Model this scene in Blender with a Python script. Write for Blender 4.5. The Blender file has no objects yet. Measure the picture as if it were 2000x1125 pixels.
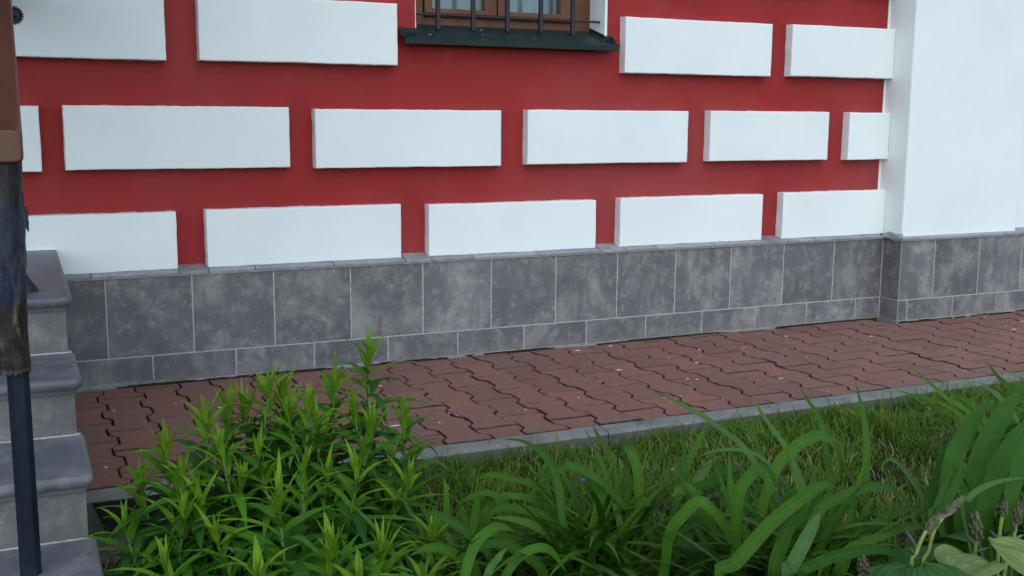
import bpy, bmesh, math, random
import numpy as np
from mathutils import Vector, Matrix, noise
random.seed(7); np.random.seed(7)
S = bpy.context.scene
col = S.collection

# ------------------------------------------------------------------ camera, sky, sun, exposure
CAM = Vector((-0.2958, -4.4751, 0.9685))
RX = Vector((0.90967509, -0.41525656, 0.00729534))
UP = Vector((0.05910929, 0.14683363, 0.98739353))
FW = Vector((0.41109284, 0.89777607, -0.15811641))
FPX = 2116.668
cd = bpy.data.cameras.new('camera'); cam = bpy.data.objects.new('camera', cd); col.objects.link(cam)
cd.sensor_width = 36.0; cd.lens = 36.0 * FPX / 2000.0
cd.clip_start = 0.05; cd.clip_end = 600
M = Matrix((RX, UP, -FW)).transposed().to_4x4(); M.translation = CAM
cam.matrix_world = M
S.camera = cam

SUN_EL, SUN_AZ = math.radians(46), math.atan2(-0.30, -1.0)      # direction to the light, azimuth from +Y
sd = Vector((math.sin(SUN_AZ) * math.cos(SUN_EL), math.cos(SUN_AZ) * math.cos(SUN_EL), math.sin(SUN_EL)))
W = bpy.data.worlds.new('World'); S.world = W; W.use_nodes = True
nt = W.node_tree; nt.nodes.clear()
sky = nt.nodes.new('ShaderNodeTexSky'); sky.sky_type = 'NISHITA'; sky.sun_disc = False
sky.sun_elevation = SUN_EL; sky.sun_rotation = SUN_AZ
sky.air_density = 1.0; sky.dust_density = 0.8; sky.ozone_density = 1.0
bg = nt.nodes.new('ShaderNodeBackground'); bg.inputs[1].default_value = 0.125
wo = nt.nodes.new('ShaderNodeOutputWorld')
nt.links.new(sky.outputs[0], bg.inputs[0]); nt.links.new(bg.outputs[0], wo.inputs[0])
sl = bpy.data.lights.new('sun', 'SUN'); sl.energy = 0.9; sl.angle = math.radians(90); sl.color = (1.0, 0.985, 0.95)
so = bpy.data.objects.new('sun', sl); col.objects.link(so)
so.rotation_euler = (-sd).to_track_quat('-Z', 'Y').to_euler(); so.location = (-3, -8, 8)
S.view_settings.view_transform = 'Standard'; S.view_settings.look = 'None'
S.view_settings.gamma = 1.0; S.view_settings.use_curve_mapping = False
S.view_settings.exposure = 0.82
S.render.engine = 'CYCLES'
S.cycles.max_bounces = 6; S.cycles.transparent_max_bounces = 8

def ray(u, v):                                   # photograph pixel (2000 wide) to a direction
    return FW + RX * ((u - 1000) / FPX) + UP * ((562.5 - v) / FPX)
def at_y(u, v, y):
    d = ray(u, v); return CAM + d * ((y - CAM.y) / d.y)

# ------------------------------------------------------------------ helpers
class MB:
    def __init__(s): s.v = []; s.f = []; s.m = []; s.uv = []
    def add(s, verts, faces, mi=0, uvs=None):
        o = len(s.v); s.v += [tuple(x) for x in verts]
        s.f += [tuple(i + o for i in f) for f in faces]; s.m += [mi] * len(faces)
        s.uv += list(uvs) if uvs else [(0, 0)] * len(verts)
    def box(s, x0, x1, y0, y1, z0, z1, mi=0):
        s.add([(x0,y0,z0),(x1,y0,z0),(x1,y1,z0),(x0,y1,z0),(x0,y0,z1),(x1,y0,z1),(x1,y1,z1),(x0,y1,z1)],
              [(0,3,2,1),(4,5,6,7),(0,1,5,4),(1,2,6,5),(2,3,7,6),(3,0,4,7)], mi)
    def tube(s, pts, rad, n=8, mi=0, cap=True):
        pts = [Vector(p) for p in pts]; rings = []; o = len(s.v); up = Vector((0.31, 0.87, 0.13))
        for i, p in enumerate(pts):
            t = (pts[min(i + 1, len(pts) - 1)] - pts[max(i - 1, 0)]).normalized()
            a = t.cross(up)
            if a.length < 1e-3: a = t.cross(Vector((1, 0, 0)))
            a.normalize(); b = t.cross(a); r = rad[i] if hasattr(rad, '__len__') else rad
            rings.append([p + (a * math.cos(2 * math.pi * k / n) + b * math.sin(2 * math.pi * k / n)) * r for k in range(n)])
        V = [q for r in rings for q in r]
        F = [(i*n+k, i*n+(k+1) % n, (i+1)*n+(k+1) % n, (i+1)*n+k) for i in range(len(pts)-1) for k in range(n)]
        if cap: F += [tuple(range(n)), tuple(reversed(range((len(pts)-1)*n, len(pts)*n)))]
        U = [(k / n, i / max(1, len(pts) - 1)) for i in range(len(pts)) for k in range(n)]
        s.add(V, F, mi, U)
    def prism(s, outline, axis_fn, a0, a1, mi=0):
        n = len(outline)
        V = [axis_fn(p, a0) for p in outline] + [axis_fn(p, a1) for p in outline]
        s.add(V, [tuple(range(n)), tuple(reversed(range(n, 2*n)))] + [(i, i+n, (i+1) % n + n, (i+1) % n) for i in range(n)], mi)
    def mesh(s, name, mats, smooth=False):
        me = bpy.data.meshes.new(name); me.from_pydata(s.v, [], s.f)
        for m in (mats if isinstance(mats, (list, tuple)) else [mats]): me.materials.append(m)
        me.polygons.foreach_set('material_index', s.m)
        uvl = me.uv_layers.new(name='UVMap')
        li = np.empty(len(me.loops), dtype=np.int32); me.loops.foreach_get('vertex_index', li)
        uvl.data.foreach_set('uv', np.array(s.uv, dtype=np.float32)[li].ravel())
        if smooth: me.polygons.foreach_set('use_smooth', [True] * len(me.polygons))
        me.update()
        if name not in ('grass_blade',):
            bm = bmesh.new(); bm.from_mesh(me)
            if smooth is not True or smooth == 'fix': bmesh.ops.recalc_face_normals(bm, faces=bm.faces)
            bm.to_mesh(me); bm.free()
        return me
    def build(s, name, mats, parent=None, smooth=False, bevel=0, bseg=2):
        me = s.mesh(name, mats, smooth); o = obj(name, me, parent)
        if bevel: bev(o, bevel, bseg)
        return o
def obj(name, me, parent=None, loc=None):
    o = bpy.data.objects.new(name, me); col.objects.link(o)
    if parent: o.parent = parent
    if loc is not None: o.location = loc
    return o
def bev(o, w, seg=2, ang=35):
    b = o.modifiers.new('bevel', 'BEVEL'); b.width = w; b.segments = seg; b.limit_method = 'ANGLE'; b.angle_limit = math.radians(ang)
    b.harden_normals = False
def thing(name, label, cat, loc=(0, 0, 0), group=None):
    o = bpy.data.objects.new(name, None); col.objects.link(o); o.location = loc; o.empty_display_size = 0.05
    return tag(o, label, cat, group)
def tag(o, label, cat, group=None):
    o['label'] = label; o['category'] = cat
    if group: o['group'] = group
    return o
def kind(o, k): o['kind'] = k; return o
def local(pts, o): return [tuple(Vector(p) - o.location) for p in pts]

# ------------------------------------------------------------------ materials
class NT:
    def __init__(s, name):
        s.m = bpy.data.materials.new(name); s.m.use_nodes = True; s.t = s.m.node_tree
        s.b = s.t.nodes['Principled BSDF']; s.out = s.t.nodes['Material Output']
    def n(s, t, **k):
        x = s.t.nodes.new(t)
        for a, v in k.items(): setattr(x, a, v)
        return x
    def l(s, a, b): s.t.links.new(a, b)
    def pos(s): return s.n('ShaderNodeNewGeometry').outputs['Position']
    def objc(s, spread=37.0):                    # object coordinates moved by a random amount per object
        tc = s.n('ShaderNodeTexCoord').outputs['Object']; r = s.rnd()
        ml = s.n('ShaderNodeMath', operation='MULTIPLY'); s.l(r, ml.inputs[0]); ml.inputs[1].default_value = spread
        ad = s.n('ShaderNodeVectorMath', operation='ADD'); s.l(tc, ad.inputs[0])
        cb = s.n('ShaderNodeCombineXYZ'); s.l(ml.outputs[0], cb.inputs[0]); s.l(ml.outputs[0], cb.inputs[1]); s.l(ml.outputs[0], cb.inputs[2])
        s.l(cb.outputs[0], ad.inputs[1]); return ad.outputs[0]
    def rnd(s): return s.n('ShaderNodeObjectInfo').outputs['Random']
    def noise(s, vec, scale, detail=4, rough=0.55, dist=0.0, stretch=None):
        if stretch:
            mp = s.n('ShaderNodeMapping'); mp.inputs['Scale'].default_value = stretch; s.l(vec, mp.inputs[0]); vec = mp.outputs[0]
        x = s.n('ShaderNodeTexNoise'); s.l(vec, x.inputs['Vector'])
        x.inputs['Scale'].default_value = scale; x.inputs['Detail'].default_value = detail
        x.inputs['Roughness'].default_value = rough; x.inputs['Distortion'].default_value = dist
        return x.outputs['Fac']
    def ramp(s, fac, stops):
        r = s.n('ShaderNodeValToRGB'); s.l(fac, r.inputs[0]); e = r.color_ramp.elements
        while len(e) < len(stops): e.new(0.5)
        for el, (p, c) in zip(e, stops):
            el.position = p; el.color = (*c, 1) if hasattr(c, '__len__') else (c, c, c, 1)
        return r.outputs[0]
    def mix(s, fac, a, b, bt='MIX'):
        x = s.n('ShaderNodeMix', data_type='RGBA', blend_type=bt)
        for sock, v in ((x.inputs['Factor'], fac), (x.inputs['A'], a), (x.inputs['B'], b)):
            if hasattr(v, 'links'): s.l(v, sock)
            elif hasattr(v, '__len__'): sock.default_value = (*v, 1)
            else: sock.default_value = v
        return x.outputs['Result']
    def bump(s, h, strength=0.3, dist=0.01, prev=None):
        b = s.n('ShaderNodeBump'); b.inputs['Strength'].default_value = strength; b.inputs['Distance'].default_value = dist
        s.l(h, b.inputs['Height'])
        if prev: s.l(prev, b.inputs['Normal'])
        return b.outputs[0]
    def fin(s, colr, rough=0.6, normal=None, spec=None, metal=0.0):
        b = s.b
        if hasattr(colr, 'links'): s.l(colr, b.inputs['Base Color'])
        else: b.inputs['Base Color'].default_value = (*colr, 1)
        if hasattr(rough, 'links'): s.l(rough, b.inputs['Roughness'])
        else: b.inputs['Roughness'].default_value = rough
        b.inputs['Metallic'].default_value = metal
        if spec is not None: b.inputs['Specular IOR Level'].default_value = spec
        if normal: s.l(normal, b.inputs['Normal'])
        return s.m

def mat_white():
    k = NT('white_plaster'); p = k.pos()
    a = k.noise(p, 2.2, 5, 0.6); c = k.ramp(a, [(0.3, (0.705, 0.775, 0.755)), (0.62, (0.765, 0.830, 0.805))])
    d = k.noise(p, 55, 3, 0.5); c = k.mix(0.04, c, k.ramp(d, [(0.35, (0.60, 0.66, 0.64)), (0.6, (0.80, 0.86, 0.84))]))
    sp = k.noise(p, 120, 1, 0.3); c = k.mix(k.ramp(sp, [(0.83, 0.0), (0.85, 0.35)]), c, (0.45, 0.45, 0.44))
    n = k.bump(k.noise(p, 180, 2, 0.5), 0.05, 0.002, k.bump(k.noise(p, 9, 3, 0.6), 0.14, 0.006))
    return k.fin(c, 0.78, n, 0.25)
def mat_red():
    k = NT('red_plaster'); p = k.pos()
    a = k.noise(p, 1.9, 4, 0.6, 0.4); c = k.ramp(a, [(0.3, (0.265, 0.014, 0.013)), (0.55, (0.285, 0.018, 0.016)), (0.75, (0.300, 0.027, 0.025))])
    g = k.noise(p, 0.8, 3, 0.5); c = k.mix(k.ramp(g, [(0.48, 0.0), (0.66, 0.55)]), c, (0.285, 0.052, 0.054))
    b = k.noise(p, 9, 5, 0.65); c = k.mix(k.ramp(b, [(0.55, 0.0), (0.8, 0.4)]), c, (0.33, 0.055, 0.055))
    d = k.noise(p, 300, 2, 0.5); c = k.mix(k.ramp(d, [(0.4, 0.0), (0.7, 0.16)]), c, (0.34, 0.05, 0.05))
    n = k.bump(k.noise(p, 420, 2, 0.6), 0.25, 0.0022, k.bump(k.noise(p, 22, 4, 0.6), 0.18, 0.004))
    return k.fin(c, 0.72, n, 0.3)
def mat_tile(name='grey_stone_tile', base=(0.132, 0.134, 0.139), light=(0.270, 0.268, 0.254), rough=0.5, mud=False):
    k = NT(name); p = k.objc(); w = k.pos()
    a = k.noise(p, 4.2, 8, 0.66, 0.5)
    c = k.ramp(a, [(0.36, tuple(x * 0.80 for x in base)), (0.5, base), (0.57, tuple(0.6 * x + 0.4 * y for x, y in zip(base, light))), (0.70, light)])
    e = k.noise(p, 21, 6, 0.7, 0.3); c = k.mix(k.ramp(e, [(0.50, 0.0), (0.70, 0.70)]), c, tuple(min(1, x * 1.15) for x in light))
    st = k.noise(p, 9, 5, 0.65, 0.2, (1.6, 1.6, 0.45)); c = k.mix(k.ramp(st, [(0.50, 0.0), (0.64, 0.65)]), c, tuple(x * 0.78 for x in base))
    s = k.noise(p, 140, 2, 0.5); c = k.mix(k.ramp(s, [(0.64, 0.0), (0.72, 0.65)]), c, (0.055, 0.058, 0.062))
    s2 = k.noise(w, 95, 2, 0.4); c = k.mix(k.ramp(s2, [(0.72, 0.0), (0.78, 0.5)]), c, (0.36, 0.36, 0.35))
    if mud:
        zz = k.n('ShaderNodeSeparateXYZ'); k.l(w, zz.inputs[0]); ad = k.n('ShaderNodeMath', operation='MULTIPLY_ADD')
        k.l(k.noise(w, 16, 6, 0.7), ad.inputs[0]); ad.inputs[1].default_value = -0.16; k.l(zz.outputs[2], ad.inputs[2])
        m0 = k.n('ShaderNodeMapRange'); k.l(ad.outputs[0], m0.inputs[0]); m0.inputs[1].default_value = -0.205; m0.inputs[2].default_value = -0.150; m0.inputs[3].default_value = 0.55; m0.inputs[4].default_value = 0.0
        c = k.mix(m0.outputs[0], c, (0.235, 0.215, 0.185))
    r = k.rnd(); c = k.mix(1.0, c, k.ramp(r, [(0.0, 0.86), (1.0, 1.10)]), 'MULTIPLY')
    n = k.bump(k.noise(p, 70, 4, 0.6), 0.10, 0.003)
    return k.fin(c, k.ramp(a, [(0.35, rough - 0.08), (0.7, rough + 0.12)]), n, 0.45)
def mat_paver():
    k = NT('red_concrete_paver'); p = k.pos(); r = k.rnd()
    c = k.ramp(r, [(0.0, (0.182, 0.086, 0.060)), (0.35, (0.230, 0.106, 0.072)), (0.65, (0.205, 0.112, 0.084)), (1.0, (0.255, 0.112, 0.073))])
    a = k.noise(p, 4.0, 5, 0.6); c = k.mix(k.ramp(a, [(0.4, 0.0), (0.72, 0.55)]), c, (0.165, 0.105, 0.092))
    b = k.noise(p, 34, 5, 0.7); c = k.mix(k.ramp(b, [(0.42, 0.30), (0.62, 0.0)]), c, (0.085, 0.045, 0.040))
    d = k.noise(p, 300, 2, 0.6); c = k.mix(k.ramp(d, [(0.5, 0.0), (0.8, 0.30)]), c, (0.32, 0.20, 0.17))
    f = k.noise(p, 75, 1, 0.3); c = k.mix(k.ramp(f, [(0.77, 0.0), (0.80, 0.5)]), c, (0.42, 0.38, 0.35))
    n = k.bump(k.noise(p, 350, 2, 0.6), 0.35, 0.002, k.bump(b, 0.2, 0.003))
    return k.fin(c, 0.78, n, 0.3)
def mat_concrete(name, base, sc=1.0, moss=0.0):
    k = NT(name); p = k.pos()
    a = k.noise(p, 6 * sc, 6, 0.65); c = k.ramp(a, [(0.3, tuple(x * 0.72 for x in base)), (0.7, tuple(x * 1.18 for x in base))])
    d = k.noise(p, 160 * sc, 3, 0.6); c = k.mix(k.ramp(d, [(0.45, 0.45), (0.62, 0.0)]), c, tuple(x * 0.5 for x in base))
    if moss:
        m = k.noise(p, 11, 6, 0.7); c = k.mix(k.ramp(m, [(0.5, 0.0), (0.68, moss)]), c, (0.055, 0.068, 0.038))
    n = k.bump(d, 0.5, 0.003, k.bump(a, 0.3, 0.006))
    return k.fin(c, 0.88, n, 0.2)
def mat_soil():
    k = NT('dark_soil'); p = k.pos()
    a = k.noise(p, 9, 6, 0.7); c = k.ramp(a, [(0.3, (0.016, 0.013, 0.009)), (0.6, (0.034, 0.030, 0.018)), (0.75, (0.034, 0.046, 0.016))])
    n = k.bump(k.noise(p, 60, 5, 0.7), 0.9, 0.02)
    return k.fin(c, 0.95, n, 0.1)
def mat_leaf(name, c0, c1, tip=None, vein=0.25, rough=0.42, trans=0.22, lines=26, stripe=0.45):
    k = NT(name); uv = k.n('ShaderNodeTexCoord').outputs['UV']; sx = k.n('ShaderNodeSeparateXYZ'); k.l(uv, sx.inputs[0])
    r = k.rnd(); c = k.ramp(r, [(0.0, c0), (1.0, c1)])
    p = k.pos(); a = k.noise(p, 30, 4, 0.6); c = k.mix(k.ramp(a, [(0.45, 0.0), (0.75, 0.35)]), c, tuple(x * 0.62 for x in c0))
    if tip: c = k.mix(k.ramp(sx.outputs[1], [(0.93, 0.0), (1.0, 0.9)]), c, tip)
    # fine parallel veins and a paler midrib, both in the leaf's own coordinates
    wv = k.n('ShaderNodeMath', operation='MULTIPLY'); k.l(sx.outputs[0], wv.inputs[0]); wv.inputs[1].default_value = lines * 2 * math.pi / 2
    sn = k.n('ShaderNodeMath', operation='SINE'); k.l(wv.outputs[0], sn.inputs[0])
    ab = k.n('ShaderNodeMath', operation='SUBTRACT'); k.l(sx.outputs[0], ab.inputs[0]); ab.inputs[1].default_value = 0.5
    aa = k.n('ShaderNodeMath', operation='ABSOLUTE'); k.l(ab.outputs[0], aa.inputs[0])
    c = k.mix(k.ramp(aa.outputs[0], [(0.02, vein), (0.09, 0.0)]), c, tuple(min(1, x * 2.0 + 0.01) for x in c1))
    c = k.mix(k.ramp(sn.outputs[0], [(0.55, 0.0), (1.0, stripe)]), c, tuple(x * 0.55 for x in c0))
    n = k.bump(sn.outputs[0], 0.35, 0.001)
    m = k.fin(c, rough + 0.06, n, 0.14)
    tr = k.n('ShaderNodeBsdfTranslucent'); tc = k.mix(1.0, c, (1.35, 1.25, 0.55), 'MULTIPLY'); k.l(tc, tr.inputs[0])
    ms = k.n('ShaderNodeMixShader'); ms.inputs[0].default_value = trans
    k.l(k.b.outputs[0], ms.inputs[1]); k.l(tr.outputs[0], ms.inputs[2]); k.l(ms.outputs[0], k.out.inputs[0])
    return m
def mat_plain(name, c, rough=0.5, metal=0.0, var=0.25, sc=30, spec=0.5, bumpk=0.15):
    k = NT(name); p = k.pos(); a = k.noise(p, sc, 5, 0.6)
    cc = k.ramp(a, [(0.3, tuple(x * (1 - var) for x in c)), (0.7, tuple(min(1, x * (1 + var)) for x in c))])
    return k.fin(cc, rough, k.bump(a, bumpk, 0.003), spec, metal)
def mat_wood():
    k = NT('brown_window_wood'); p = k.pos()
    a = k.noise(p, 14, 5, 0.6, 0.3, (0.5, 3, 0.5)); c = k.ramp(a, [(0.3, (0.095, 0.030, 0.008)), (0.7, (0.165, 0.058, 0.017))])
    return k.fin(c, 0.42, k.bump(a, 0.15, 0.003), 0.5)
def mat_sill():
    k = NT('green_sheet_metal'); p = k.pos()
    a = k.noise(p, 12, 5, 0.6); c = k.ramp(a, [(0.3, (0.004, 0.018, 0.018)), (0.7, (0.007, 0.028, 0.024))])
    b = k.noise(p, 34, 4, 0.7); c = k.mix(k.ramp(b, [(0.6, 0.0), (0.8, 0.4)]), c, (0.07, 0.10, 0.09))
    f = k.noise(p, 60, 1, 0.3); c = k.mix(k.ramp(f, [(0.78, 0.0), (0.80, 0.9)]), c, (0.6, 0.6, 0.58))
    return k.fin(c, 0.42, k.bump(a, 0.1, 0.004), 0.3)
def mat_bark():
    k = NT('patinated_hammered_iron'); p = k.pos(); tc = k.n('ShaderNodeTexCoord').outputs['Object']
    a = k.noise(tc, 34, 6, 0.7, 1.0, (1.0, 1.0, 0.22))
    z = k.n('ShaderNodeSeparateXYZ'); k.l(tc, z.inputs[0])
    zn = k.n('ShaderNodeMath', operation='MULTIPLY_ADD'); k.l(k.noise(tc, 9, 3, 0.6), zn.inputs[0]); zn.inputs[1].default_value = 0.16; k.l(z.outputs[2], zn.inputs[2])
    zr = k.ramp(zn.outputs[0], [(0.62, (0.006, 0.006, 0.006)), (0.68, (0.014, 0.011, 0.006)), (0.73, (0.009, 0.017, 0.045)), (0.86, (0.009, 0.016, 0.038)), (0.94, (0.008, 0.008, 0.009))])
    gz = k.ramp(zn.outputs[0], [(0.60, 0.06), (0.66, 1.0), (0.72, 0.7), (0.80, 0.25), (0.95, 0.14)])
    gf = k.n('ShaderNodeMath', operation='MULTIPLY'); k.l(k.ramp(a, [(0.50, 0.0), (0.66, 0.9)]), gf.inputs[0]); k.l(gz, gf.inputs[1])
    c = k.mix(gf.outputs[0], zr, (0.190, 0.145, 0.062))
    n = k.bump(a, 0.6, 0.009)
    return k.fin(c, k.ramp(a, [(0.4, 0.34), (0.7, 0.5)]), n, 0.45, 0.1)
def mat_rail():
    k = NT('brown_painted_rail'); p = k.pos()
    a = k.noise(p, 7, 4, 0.6); c = k.ramp(a, [(0.3, (0.080, 0.032, 0.017)), (0.7, (0.108, 0.046, 0.026))])
    f = k.noise(p, 85, 1, 0.3); c = k.mix(k.ramp(f, [(0.79, 0.0), (0.81, 0.8)]), c, (0.5, 0.45, 0.42))
    return k.fin(c, 0.35, k.bump(k.noise(p, 40, 3), 0.05, 0.002), 0.5)
def mat_glass():
    k = NT('window_glass'); g = k.n('ShaderNodeBsdfGlossy'); g.inputs['Roughness'].default_value = 0.02; g.inputs[0].default_value = (0.9, 0.95, 1, 1)
    t = k.n('ShaderNodeBsdfTransparent'); t.inputs[0].default_value = (0.86, 0.92, 0.93, 1)
    f = k.n('ShaderNodeFresnel'); f.inputs[0].default_value = 1.52
    ms = k.n('ShaderNodeMixShader'); k.l(f.outputs[0], ms.inputs[0]); k.l(t.outputs[0], ms.inputs[1]); k.l(g.outputs[0], ms.inputs[2]); k.l(ms.outputs[0], k.out.inputs[0])
    return k.m

WHITE, RED, TILE, PAVER = mat_white(), mat_red(), mat_tile(mud=True), mat_paver()
CAPT = mat_tile('grey_cap_tile', (0.225, 0.235, 0.255), (0.31, 0.31, 0.315), 0.42)  # sky light caught by the slope is put into this lighter base
TREAD = mat_tile('blue_grey_step_tile', (0.118, 0.126, 0.146), (0.20, 0.205, 0.215), 0.45)
RISER = mat_tile('taupe_riser_tile', (0.130, 0.132, 0.132), (0.20, 0.20, 0.195), 0.6)
GROUT = mat_plain('pale_grout', (0.40, 0.40, 0.385), 0.9, 0, 0.3, 60, 0.2)
MORTAR = mat_concrete('rough_mortar', (0.25, 0.26, 0.255), 3.0)
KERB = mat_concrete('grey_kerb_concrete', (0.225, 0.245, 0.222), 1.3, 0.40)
KERBF = mat_concrete('dark_kerb_face', (0.135, 0.140, 0.112), 1.3, 0.75)  # darker concrete for the kerb faces below its top edges
FOOT = mat_concrete('pale_footing_concrete', (0.15, 0.148, 0.125), 1.2, 0.5)
BITUMEN = mat_plain('black_bitumen', (0.012, 0.012, 0.012), 0.75, 0, 0.5, 25, 0.3, 0.4)
BED = mat_plain('dark_joint_sand', (0.035, 0.026, 0.021), 0.95, 0, 0.5, 60, 0.1, 0.6)
EDGE = mat_plain('dark_paver_edge', (0.105, 0.058, 0.047), 0.9, 0, 0.6, 26, 0.1, 0.4)  # darker tone on the chamfers, outlining each stone
SOIL = mat_soil()
WOOD, SILL, BARK, RAIL, GLASS = mat_wood(), mat_sill(), mat_bark(), mat_rail(), mat_glass()
IRON = mat_plain('dark_iron', (0.013, 0.015, 0.021), 0.45, 0.2, 0.3, 50)
NAVY = mat_plain('navy_painted_iron', (0.009, 0.014, 0.026), 0.33, 0.1, 0.25, 30)
CURT = mat_plain('pale_curtain_cloth', (0.36, 0.40, 0.42), 0.9, 0, 0.06, 8, 0.1)
DARKIN = mat_plain('dim_room_plaster', (0.30, 0.30, 0.30), 0.9, 0, 0.1, 5, 0.1)
FLECK = mat_plain('white_paint_fleck', (0.62, 0.62, 0.60), 0.8, 0, 0.2, 40, 0.2)
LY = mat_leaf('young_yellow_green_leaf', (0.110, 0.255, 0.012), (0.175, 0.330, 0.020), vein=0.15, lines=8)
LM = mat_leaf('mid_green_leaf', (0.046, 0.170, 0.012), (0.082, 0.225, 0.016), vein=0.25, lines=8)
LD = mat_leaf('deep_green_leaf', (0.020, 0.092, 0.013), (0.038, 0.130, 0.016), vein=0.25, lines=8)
STEMG = mat_plain('pale_green_stem', (0.085, 0.190, 0.030), 0.5, 0, 0.3, 60)
LILY = mat_leaf('daylily_leaf', (0.024, 0.088, 0.006), (0.058, 0.148, 0.009), (0.10, 0.12, 0.03), 0.14, 0.46, 0.16, 14)
LILYP = mat_leaf('pale_daylily_leaf', (0.055, 0.140, 0.036), (0.075, 0.170, 0.040), None, 0.14, 0.44, 0.16, 14)
LILYL = mat_leaf('lime_daylily_leaf', (0.038, 0.130, 0.010), (0.060, 0.165, 0.012), None, 0.14, 0.46, 0.22, 14)
IRIS = mat_leaf('iris_leaf', (0.024, 0.086, 0.008), (0.040, 0.120, 0.010), (0.16, 0.15, 0.03), 0.05, 0.5, 0.15, 20)
HOSTA = mat_leaf('hosta_leaf', (0.028, 0.100, 0.022), (0.042, 0.130, 0.026), None, 0.2, 0.35, 0.15, 18)
HOSTAP = mat_leaf('pale_hosta_leaf', (0.155, 0.225, 0.065), (0.19, 0.26, 0.075), None, 0.2, 0.4, 0.2, 18, 0.3)
BUD = mat_plain('mauve_green_bud', (0.080, 0.086, 0.036), 0.55, 0, 0.45, 70)
BUDV = mat_plain('pale_violet_bud', (0.125, 0.100, 0.098), 0.5, 0, 0.2, 70)
HSTEM = mat_plain('yellow_green_stalk', (0.19, 0.27, 0.045), 0.45, 0, 0.25, 50)
GRASS = mat_leaf('grass_blade', (0.070, 0.165, 0.016), (0.082, 0.185, 0.020), None, 0.0, 0.5, 0.3, 3)
GRASSY = mat_leaf('yellow_grass_blade', (0.130, 0.205, 0.028), (0.145, 0.215, 0.032), None, 0.0, 0.55, 0.3, 3)
STRAW = mat_plain('dry_straw', (0.22, 0.19, 0.10), 0.8, 0, 0.3, 20)
CLOVER = mat_leaf('clover_leaf', (0.032, 0.105, 0.026), (0.04, 0.12, 0.03), None, 0.0, 0.5, 0.2, 2)
VIOLET = mat_plain('violet_petal', (0.13, 0.06, 0.62), 0.6, 0, 0.15, 50)
PINK = mat_plain('faded_pink_petal', (0.42, 0.16, 0.13), 0.6, 0, 0.15, 50)

# ------------------------------------------------------------------ ground, kerb, paving
def zg(x, y):
    z = np.interp(x, [-0.4, 0.0, 0.9, 2.2, 4.0, 8.0], [-0.236, -0.228, -0.192, -0.172, -0.165, -0.165])
    return float(z + 0.012 * noise.noise(Vector((x * 2.3, y * 2.3, 0.4))) if abs(y) < 8 else z)
PZ = -0.1165                                     # top of the paving
def build_ground():
    xs = sorted(set([-220, -80, -30, -12, -6, -3, -1.5] + [round(-0.6 + 0.12 * i, 3) for i in range(54)] + [8, 12, 30, 80, 220]))
    ys = sorted(set([-220, -80, -30, -12, -8, -5.5] + [round(-4.5 + 0.12 * i, 3) for i in range(28)] + [-1.28, -0.6, 0.3, 6, 30, 80, 220]))
    mb = MB(); V = []
    for y in ys:
        for x in xs:
            z = zg(x, y) if y < -1.27 else -0.30
            V.append((x, y, z))
    nx = len(xs)
    F = [(j*nx+i, j*nx+i+1, (j+1)*nx+i+1, (j+1)*nx+i) for j in range(len(ys)-1) for i in range(nx-1)]
    mb.add(V, F); return kind(mb.build('ground', SOIL, smooth=True), 'structure')
build_ground()

KB, KF = -1.238, -1.312
def build_kerb():
    base = MB(); base.box(-0.6, 9.0, KF + 0.006, KB - 0.002, -0.42, PZ - 0.02)
    root = kind(base.build('kerb', BED), 'structure')
    x = -0.175; i = 0
    while x < 8.8:
        L = 1.0 if i else 0.70
        n = 14; mb = MB(); prof = [(KF + 0.002, -0.40), (KF, PZ - 0.010), (KF + 0.006, PZ + 0.002), (KB - 0.004, PZ + 0.003), (KB, PZ - 0.004), (KB - 0.001, -0.40)]
        V = []
        for a in range(n + 1):
            xx = x + 0.002 + (L - 0.004) * a / n
            for (y, z) in prof:
                w = noise.noise(Vector((xx * 9, y * 20, z * 9))) * 0.0035 if z > -0.3 else 0
                V.append((xx, y + w, z + w * 0.5))
        m = len(prof)
        F = [(a*m+b, (a+1)*m+b, (a+1)*m+(b+1) % m, a*m+(b+1) % m) for a in range(n) for b in range(m)] + [tuple(range(m)), tuple(reversed(range(n*m, (n+1)*m)))]
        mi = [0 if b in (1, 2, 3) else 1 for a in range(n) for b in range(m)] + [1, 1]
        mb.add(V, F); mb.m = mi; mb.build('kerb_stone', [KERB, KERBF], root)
        x += L; i += 1
build_kerb()

def clip_y(poly, ya, yb):
    for lim, sgn in ((ya, 1), (yb, -1)):
        out = []
        for i, p in enumerate(poly):
            q = poly[(i + 1) % len(poly)]
            ip, iq = (p[1] - lim) * sgn >= 0, (q[1] - lim) * sgn >= 0
            if ip: out.append(p)
            if ip != iq:
                t = (lim - p[1]) / (q[1] - p[1]); out.append((p[0] + (q[0] - p[0]) * t, lim))
        poly = out
        if not poly: return poly
    return poly
PL, PW, PA = 0.2315, 0.1457, 0.0135
def stone_outline():
    h, q = PL / 2, PL / 4; s = 0.016
    right = [(PW/2 + PA, -h), (PW/2 + PA, -q - s), (PW/2 - PA, -q + s), (PW/2 - PA, q - s), (PW/2 + PA, q + s), (PW/2 + PA, h)]
    left = [(-x, y) for x, y in reversed(right)]
    return right + left
def inset(poly, d):
    n = len(poly); out = []
    for i in range(n):
        a, b, c = (Vector(poly[k % n]) for k in (i - 1, i, i + 1))
        e1, e2 = (b - a), (c - b)
        if e1.length < 1e-6 or e2.length < 1e-6: out.append(tuple(b)); continue
        n1 = Vector((-e1.y, e1.x)).normalized(); n2 = Vector((-e2.y, e2.x)).normalized()
        m = n1 + n2; m = m / max(0.35, m.length_squared) * 2 if m.length > 1e-6 else n1
        out.append(tuple(b + m * d))
    return out
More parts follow.
